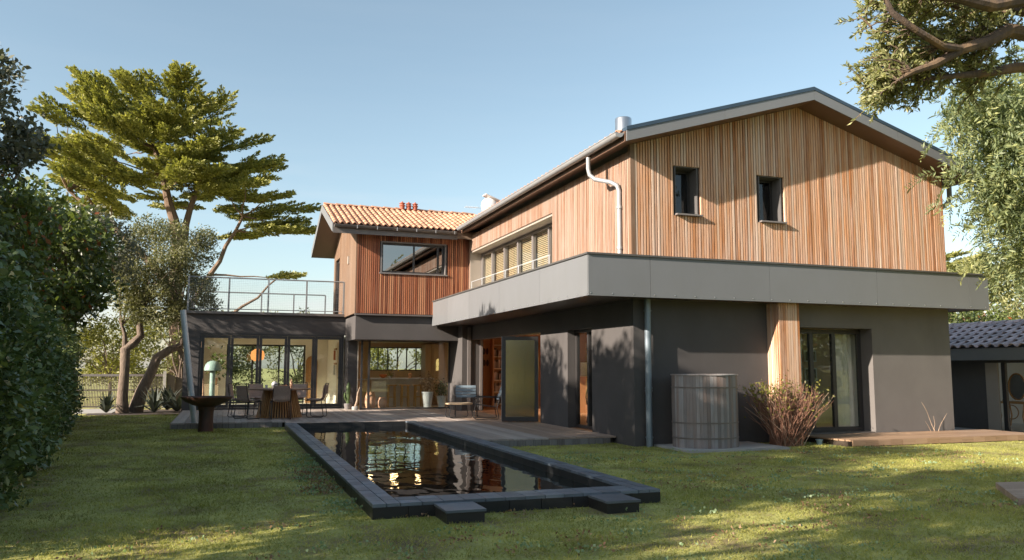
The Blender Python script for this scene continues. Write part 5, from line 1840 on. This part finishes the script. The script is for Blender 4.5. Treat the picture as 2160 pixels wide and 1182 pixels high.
# ---- bushes beyond the gate and behind the house
for i, (x, y, c, r_, mt, lab) in enumerate((
        (-7.5, 42, (-7.5, 42, 1.8), (3.2, 2, 1.7), 'leaf_yellow', 'sunlit yellow-green bush beyond the gate on the left'),
        (-3.6, 44, (-3.6, 44, 1.9), (2.6, 2, 1.9), 'leaf_yellow', 'sunlit yellow-green bush beyond the gate, left of the cypress'),
        (-1.5, 31.8, (-1.5, 32.2, 1.9), (1.1, .7, 1.5), 'leaf_olive', 'olive green bush between the twisted tree and the cypress trunk'),
        (-4.4, 37, (-4.4, 37, 2.0), (1.9, 1.2, 1.6), 'leaf_yellow', 'sunlit shrub right behind the garden gate'),
        (-.2, 40, (-.2, 40, 2.0), (1.6, 1.6, 1.8), 'leaf_olive', 'bush at the foot of the cypress'),
        (-6.0, 36, (-6.4, 36.5, 4.6), (1.8, 1.5, 1.8), 'leaf_olive', 'small sunlit tree showing left of the twisted tree'),
        (3.2, 38.5, (3.2, 38.5, 2.0), (2.4, 1.4, 2.1), 'leaf_olive', 'olive green bush seen through the dining room'),
        (7.6, 38.0, (7.6, 38, 1.7), (2.4, 1.4, 1.8), 'leaf_yellow', 'yellow-green bush seen through the left of the kitchen'),
        (11.6, 39.0, (11.6, 39, 1.5), (2.3, 1.5, 1.6), 'leaf_yellow', 'yellow-green bush seen through the right of the kitchen'))):
    broad_tree('bush', lab, (x, y, 0), c, r_, 34, 620 if i else 480, .13, mt, .08, low=-.9, group='bushes beyond the house', cat='bush', limbs=10)

# ---- right-hand side: feathery mimosa, pine limbs, trees beyond
mi = thing('mimosa_tree', 'feathery grey-green mimosa drooping over the right of the gable', 'tree', (16.9, 11.3, 0))
m = MB()
limb(m, (16.9, 11.3, 0), (16.4, 11.2, 4.6), .20, .13, 0, 10, 6, .08)
cs = []
ctr = [(14.35, 11.4, 6.35), (14.1, 11.3, 5.75), (14.9, 11.5, 6.9), (14.8, 11.2, 5.9), (15.4, 11.3, 6.4), (14.4, 11.6, 5.3), (14.85, 11.4, 5.0), (15.3, 11.2, 5.4), (15.9, 11.3, 5.8), (15.6, 11.5, 4.7), (15.2, 11.7, 4.2), (16.2, 11.4, 4.9), (15.9, 11.6, 4.1), (16.3, 11.3, 6.6), (14.0, 11.5, 6.9), (15.5, 11.6, 7.3), (16.4, 11.2, 7.4), (15.6, 11.5, 3.7), (16.8, 11.5, 5.6), (16.9, 11.4, 4.2), (14.45, 11.5, 4.75), (13.75, 11.4, 6.5)]
sprP, sprD, sprT = [], [], []
for c in ctr:
    limb(m, (16.4, 11.2, 4.2 + random.uniform(0, .5)), c, .05, .01, .10, 6, 6, .12)
    for k in range(80):
        o = np.array(c) + RNG.normal(size=3) * (.34, .34, .30)
        d = unit(RNG.normal(size=3) * .7 + (-.35, -.1, -.25))
        n_ = 30
        t = np.linspace(0, 1, n_)
        L = random.uniform(.35, .65)
        ln = o + d * (t * L)[:, None] - np.array((0, 0, .22)) * (t ** 2)[:, None]
        sd = unit(np.cross(d, RNG.normal(size=3)))
        alt = np.where(np.arange(n_) % 2 == 0, 1, -1)[:, None]
        sprP.append(ln)
        sprD.append(sd * alt + d * .7)
        sprT.append(np.clip(RNG.normal(.45, .2, n_) + RNG.normal(0, .15), 0, 1))
m.build('trunk', 'bark', mi, smooth=True)
P, D, T = np.concatenate(sprP), np.concatenate(sprD), np.concatenate(sprT)
foliage('crown', P, .115 * (.7 + .6 * RNG.random(len(P))), 'leaf_mimosa', mi, T, .26, unit(D), .25)

pn = thing('leaning_pine', 'dark rugged limbs with thin foliage crossing the top right corner', 'tree', (13.5, 7.4, 0))
m = MB()
m.tube([(13.5, 7.4, 0), (13.3, 7.5, 2.5), (12.6, 7.6, 4.6), (11.6, 7.8, 6.0), (10.8, 7.9, 6.35)], [.30, .25, .2, .15, .12], 12)
L1 = [(11.2, 7.9, 6.2), (10.4, 8.0, 6.28), (9.9, 8.0, 6.02), (9.45, 8.0, 5.86), (9.0, 8.05, 5.60), (8.6, 8.05, 5.44), (8.36, 8.05, 5.30)]
m.tube(L1, [.12, .10, .085, .07, .055, .04, .018], 9)
L2 = [(11.3, 7.9, 6.4), (10.4, 7.7, 6.62), (9.7, 7.7, 6.40), (9.1, 7.7, 6.42), (8.55, 7.75, 6.38), (8.3, 7.75, 6.34)]
m.tube(L2, [.13, .11, .09, .07, .05, .02], 9)
L3 = [(9.45, 8.0, 5.86), (9.0, 7.9, 5.80), (8.5, 7.9, 5.98), (8.15, 7.9, 6.15), (7.98, 7.9, 6.45), (7.95, 7.9, 6.7)]
m.tube(L3, [.06, .05, .045, .04, .03, .02], 8)
L4 = [(11.6, 8.2, 5.95), (10.9, 8.3, 5.9), (10.2, 8.3, 5.72), (9.6, 8.3, 5.60), (9.1, 8.25, 5.48)]
m.tube(L4, [.10, .08, .06, .04, .015], 8)
L5 = [(11.4, 7.9, 6.55), (10.6, 8.2, 6.75), (9.9, 8.2, 6.62), (9.2, 8.2, 6.62), (8.7, 8.2, 6.72)]
m.tube(L5, [.10, .08, .06, .04, .02], 8)
pp_, pd_ = [], []


def twig(src, e):
    pts = limb(m, src, e, .010, .003, .06, 4, 5, .25)
    for i in range(2, 6):
        for _ in range(9):
            q = pts[i - 1].lerp(pts[i], random.random())
            pp_.append(tuple(q))
            dd = (pts[i] - pts[i - 1]).normalized()
            pd_.append(tuple(dd + Vector((random.uniform(-1, 1), random.uniform(-1, 1), random.uniform(-.6, 1))) * .9))
    return pts


for k in range(330):
    src = random.choice(L1[1:] * 2 + L2[1:] + L3[1:] + L4[1:] + L5[1:])
    e = Vector(src) + Vector((random.uniform(-.65, .5), random.uniform(.12, 1.0), random.uniform(-.4, .5)))
    if e.x < 8.1: continue
    pts = twig(src, e)
    for _ in range(2):
        twig(pts[3], pts[3] + Vector((random.uniform(-.3, .3), random.uniform(-.05, .35), random.uniform(-.25, .3))))
for a, b in (((8.2, 7.9, 6.05), (7.45, 7.8, 5.72)), ((8.4, 8.0, 5.5), (7.8, 8.0, 5.48)), ((7.75, 7.85, 5.84), (7.55, 7.9, 6.05)), ((8.0, 7.9, 6.4), (7.62, 7.85, 6.2))):
    limb(m, a, b, .016, .004, .06, 5, 6, .2)
m.build('trunk', 'bark_dark', pn, smooth=True)
P = np.array(pp_)
foliage('crown', P, .075 * (.6 + .8 * RNG.random(len(P))), 'leaf_pine', pn, np.clip(RNG.normal(.5, .25, len(P)), 0, 1), .32, unit(np.array(pd_)), .4)

broad_tree('broadleaf_tree', 'pale small-leaved tree hanging behind the mimosa at the right edge', (19.4, 14.0, -.2), (18.9, 14.0, 5.2), (1.7, 1.3, 2.1), 40, 900, .09, 'leaf_pine', .14, low=-.8, limbs=14)
for i, (x, y, cz, r_, mt, lab) in enumerate((
        (30.5, 26, 3.9, (2.6, 2.2, 2.6), 'leaf_pine', 'pale sunlit tree above the outbuilding roof'),
        (27.5, 24.5, 2.4, (2.6, 2.0, 2.0), 'leaf_dark', 'dark bush directly behind the outbuilding roof'),
        (33.5, 24, 3.2, (2.5, 2.0, 2.8), 'leaf_pine', 'pale tree at the right edge beyond the outbuilding'))):
    broad_tree('broadleaf_tree', lab, (x, y, 0), (x, y, cz), r_, 40, 520, .15, mt, .14, low=-.9, limbs=10)
c2 = thing('cypress_tree', 'small flat-topped cypress beyond the right corner of the house', 'tree', (33, 29.5, 0))
m = MB()
limb(m, (33, 29.5, 0), (33.3, 29.5, 5.2), .22, .12, 0, 9, 6, .05)
P, D, T = [], [], []
for k in range(46):
    x, z = random.uniform(30.8, 36.5), random.uniform(4.9, 6.9)
    c = Vector((x, 29.5 + random.uniform(-1.4, 1.4), z))
    if k % 2: limb(m, (33.3, 29.5, 4.9), c, .05, .012, .0, 5, 4, .1)
    d = Vector((1 if x > 32.2 else -.8, random.uniform(-.4, .4), .28)).normalized()
    frond(c, d, random.uniform(1.4, 2.2), P, D, T)
m.build('trunk', 'bark', c2, smooth=True)
P, D, T = np.concatenate(P), np.concatenate(D), np.concatenate(T)
foliage('crown', P, .13, 'leaf_cypress', c2, T, .42, unit(D), .35)

# ---- twiggy shrub between barrel and sliding door
sh = thing('twiggy_shrub', 'sprawling half-bare twiggy shrub beside the barrel', 'shrub', (10.05, 12.75, 0))
m, m2 = MB(), MB()
tips = []
for k in range(330):
    t = random.uniform(0, 2 * math.pi)
    lean = random.uniform(.05, 1.0) ** .8
    h = random.uniform(.75, 1.35) * (1 - .25 * lean)
    b = Vector((10.05 + random.uniform(-.28, .28), 12.75 + random.uniform(-.15, .15), 0))
    e = b + Vector((math.cos(t) * .85 * lean, math.sin(t) * .5 * lean, h))
    mm = m2 if random.random() < .14 else m
    pts = limb(mm, b, e, .0085, .003, .05, 4, 5, .1)
    tips.append(e)
    if random.random() < .7:
        q = pts[random.choice((3, 4))]
        e2 = q + Vector((random.uniform(-.25, .25), random.uniform(-.2, .2), random.uniform(.1, .35)))
        limb(mm, q, e2, .005, .002, .03, 4, 4, .1)
        tips.append(e2)
m.build('twigs', 'twig', sh)
m2.build('pale_twigs', 'twig_pale', sh)
tp = np.array([tuple(t) for t in tips])
P = np.concatenate([tp[RNG.integers(0, len(tp), 520)] + RNG.normal(0, .05, (520, 3)), np.array((9.6, 12.7, 1.05)) + RNG.normal(size=(160, 3)) * (.2, .15, .07)])
foliage('leaves', P, .065, 'leaf_yellow', sh, RNG.random(len(P)), .5)
# bare stalks at the wall by the deck
wk = thing('dry_stalks', 'few thin dry stalks leaning against the sunny wall', 'plant', (14.4, 13.38, .12))
m = MB()
for a, b in (((14.4, 13.38, .12), (14.05, 13.36, .75)), ((14.4, 13.38, .12), (14.35, 13.34, .45)), ((14.5, 13.38, .12), (14.75, 13.36, .5)), ((14.3, 13.38, .12), (14.1, 13.33, .35))):
    limb(m, a, b, .007, .003, .08, 4, 5, .1)
m.build('stalk', 'twig_pale', wk)

# ================================================================== lawn
def free(x, y):
    """lawn that is not under pool, decks, house, barrel pad or hedge"""
    ok = np.ones(len(x), bool)
    for (a, b, c, d) in ((1.38, 4.55, 7.85, 20.6), (-1.14, 7.3, 20.5, 27), (4.5, 7.3, 14.2, 20.6), (7.2, 15.2, 13.45, 32), (10.98, 15.98, 12.16, 13.6), (7.6, 9.72, 12.18, 13.6),
                         (1.98, 2.42, 7.40, 7.9), (3.64, 4.06, 7.40, 7.9), (15.5, 27, 13.4, 24), (-6.5, -2.55, 27.3, 33.1), (-3.9, -.9, 26.9, 30.2)):
        ok &= ~((x > a) & (x < b) & (y > c) & (y < d))
    ok &= x > (-2.28 - (y - 9.5) * .122) - .25 - 5 * np.maximum(0, 8.5 - y)
    # corner platform
    px, py = x - 8.99, y - 7.49
    uu = (px * .16 + py * 1) / (-1.08 / 1.622 * .16 - 1.21 / 1.622)
    ok &= ~((px > -.02 + uu * -.666) & (uu > -.02) & (uu < 1.36) & (px < 3))
    return ok


def value_noise(x, y, cell, seed):
    r_ = np.random.default_rng(seed).random((96, 96))
    u_, v_ = (x + 40) / cell, (y + 40) / cell
    i, j = np.floor(u_).astype(int), np.floor(v_).astype(int)
    a, b = u_ - i, v_ - j
    a, b = a * a * (3 - 2 * a), b * b * (3 - 2 * b)
    g_ = lambda p_, q_: r_[p_ % 96, q_ % 96]
    return (g_(i, j) * (1 - a) + g_(i + 1, j) * a) * (1 - b) + (g_(i, j + 1) * (1 - a) + g_(i + 1, j + 1) * a) * b


patch = lambda x, y: .42 * value_noise(x, y, 1.1, 1) + .33 * value_noise(x, y, .42, 2) + .25 * value_noise(x, y, .16, 3)
GX, GY = [], []
for (a, b, c, d, dens) in ((-4.2, 13, 2.5, 8.5, 3000), (-4.6, 19, 8.5, 11, 2400), (-4.8, 19, 11, 14.4, 1700), (-5, 4.6, 14.4, 20.6, 1300), (-5.4, -.9, 20.4, 30, 900), (13, 19, 5, 8.5, 900), (19, 26, 6, 13.4, 500)):
    n_ = int((b - a) * (d - c) * dens)
    GX.append(a + (b - a) * RNG.random(n_))
    GY.append(c + (d - c) * RNG.random(n_))
gx, gy = np.concatenate(GX), np.concatenate(GY)
keep = free(gx, gy) & (RNG.random(len(gx)) < .15 + .95 * patch(gx, gy))
gx, gy = gx[keep], gy[keep]
n_ = len(gx)
pt = patch(gx, gy)
hgt = (.012 + .022 * RNG.random(n_)) * (.4 + 1.2 * pt)
az = RNG.random(n_) * 2 * np.pi
wd = (.0028 + .0022 * RNG.random(n_)) * (1 + .05 * np.maximum(0, gy - 8))
ln = 2.4 * hgt * RNG.random(n_)
b0 = np.stack([gx - wd * np.cos(az), gy - wd * np.sin(az), np.zeros(n_)], 1)
b1 = np.stack([gx + wd * np.cos(az), gy + wd * np.sin(az), np.zeros(n_)], 1)
a2 = RNG.random(n_) * 2 * np.pi
tp_ = np.stack([gx + ln * np.cos(a2), gy + ln * np.sin(a2), hgt], 1)
V = np.stack([b0, b1, tp_], 1).reshape(-1, 3)
F = np.arange(3 * n_).reshape(n_, 3)
moss = np.clip((2.5 - gx) / 6, 0, 1)
hue = value_noise(gx, gy, .7, 5) * .6 + value_noise(gx, gy, .23, 6) * .4
tone = np.clip(.48 + .75 * (hue - .5) - .06 * moss + RNG.normal(0, .13, n_), 0, 1)
tag(faces_obj('grass', V, F, 'grass_blade', None, tone), 'short patchy green lawn grass round the pool', 'grass', kind='stuff')

# clover and low weeds
def scatter(n_, boxes):
    X, Y = [], []
    for (a, b, c, d, w_) in boxes:
        k = int(n_ * w_)
        cx_, cy_ = a + (b - a) * RNG.random(k // 14 + 1), c + (d - c) * RNG.random(k // 14 + 1)
        i = RNG.integers(0, len(cx_), k)
        X.append(cx_[i] + RNG.normal(0, .09, k))
        Y.append(cy_[i] + RNG.normal(0, .07, k))
    x, y = np.concatenate(X), np.concatenate(Y)
    q = free(x, y)
    return x[q], y[q]


cx_, cy_ = scatter(3600, ((.95, 1.38, 8, 14, .25), (4.5, 12, 6.5, 13, .55), (-1, 5, 4, 7.5, .2)))
P = np.stack([cx_, cy_, .03 + .02 * RNG.random(len(cx_))], 1)
V, F = leaf_quads(P, .032, .9, np.tile((0, 0, .25), (len(P), 1)), 1.0)
tag(faces_obj('clover', V, F, 'leaf_clover', None, RNG.random(len(P))), 'low blue-green clover and weeds scattered through the lawn', 'clover', kind='stuff')
cx_, cy_ = scatter(2600, ((1.0, 1.38, 9.5, 12, .35), (-2, 5, 4.5, 8, .3), (5, 12, 6, 12, .35)))
P = np.stack([cx_, cy_, .02 + .02 * RNG.random(len(cx_))], 1)
V, F = leaf_quads(P, .038, .5, np.tile((0, 0, .05), (len(P), 1)), .9)
tag(faces_obj('leaf_litter', V, F, 'leaf_litter', None, RNG.random(len(P))), 'brown fallen leaves lying in the grass', 'leaf litter', kind='stuff')
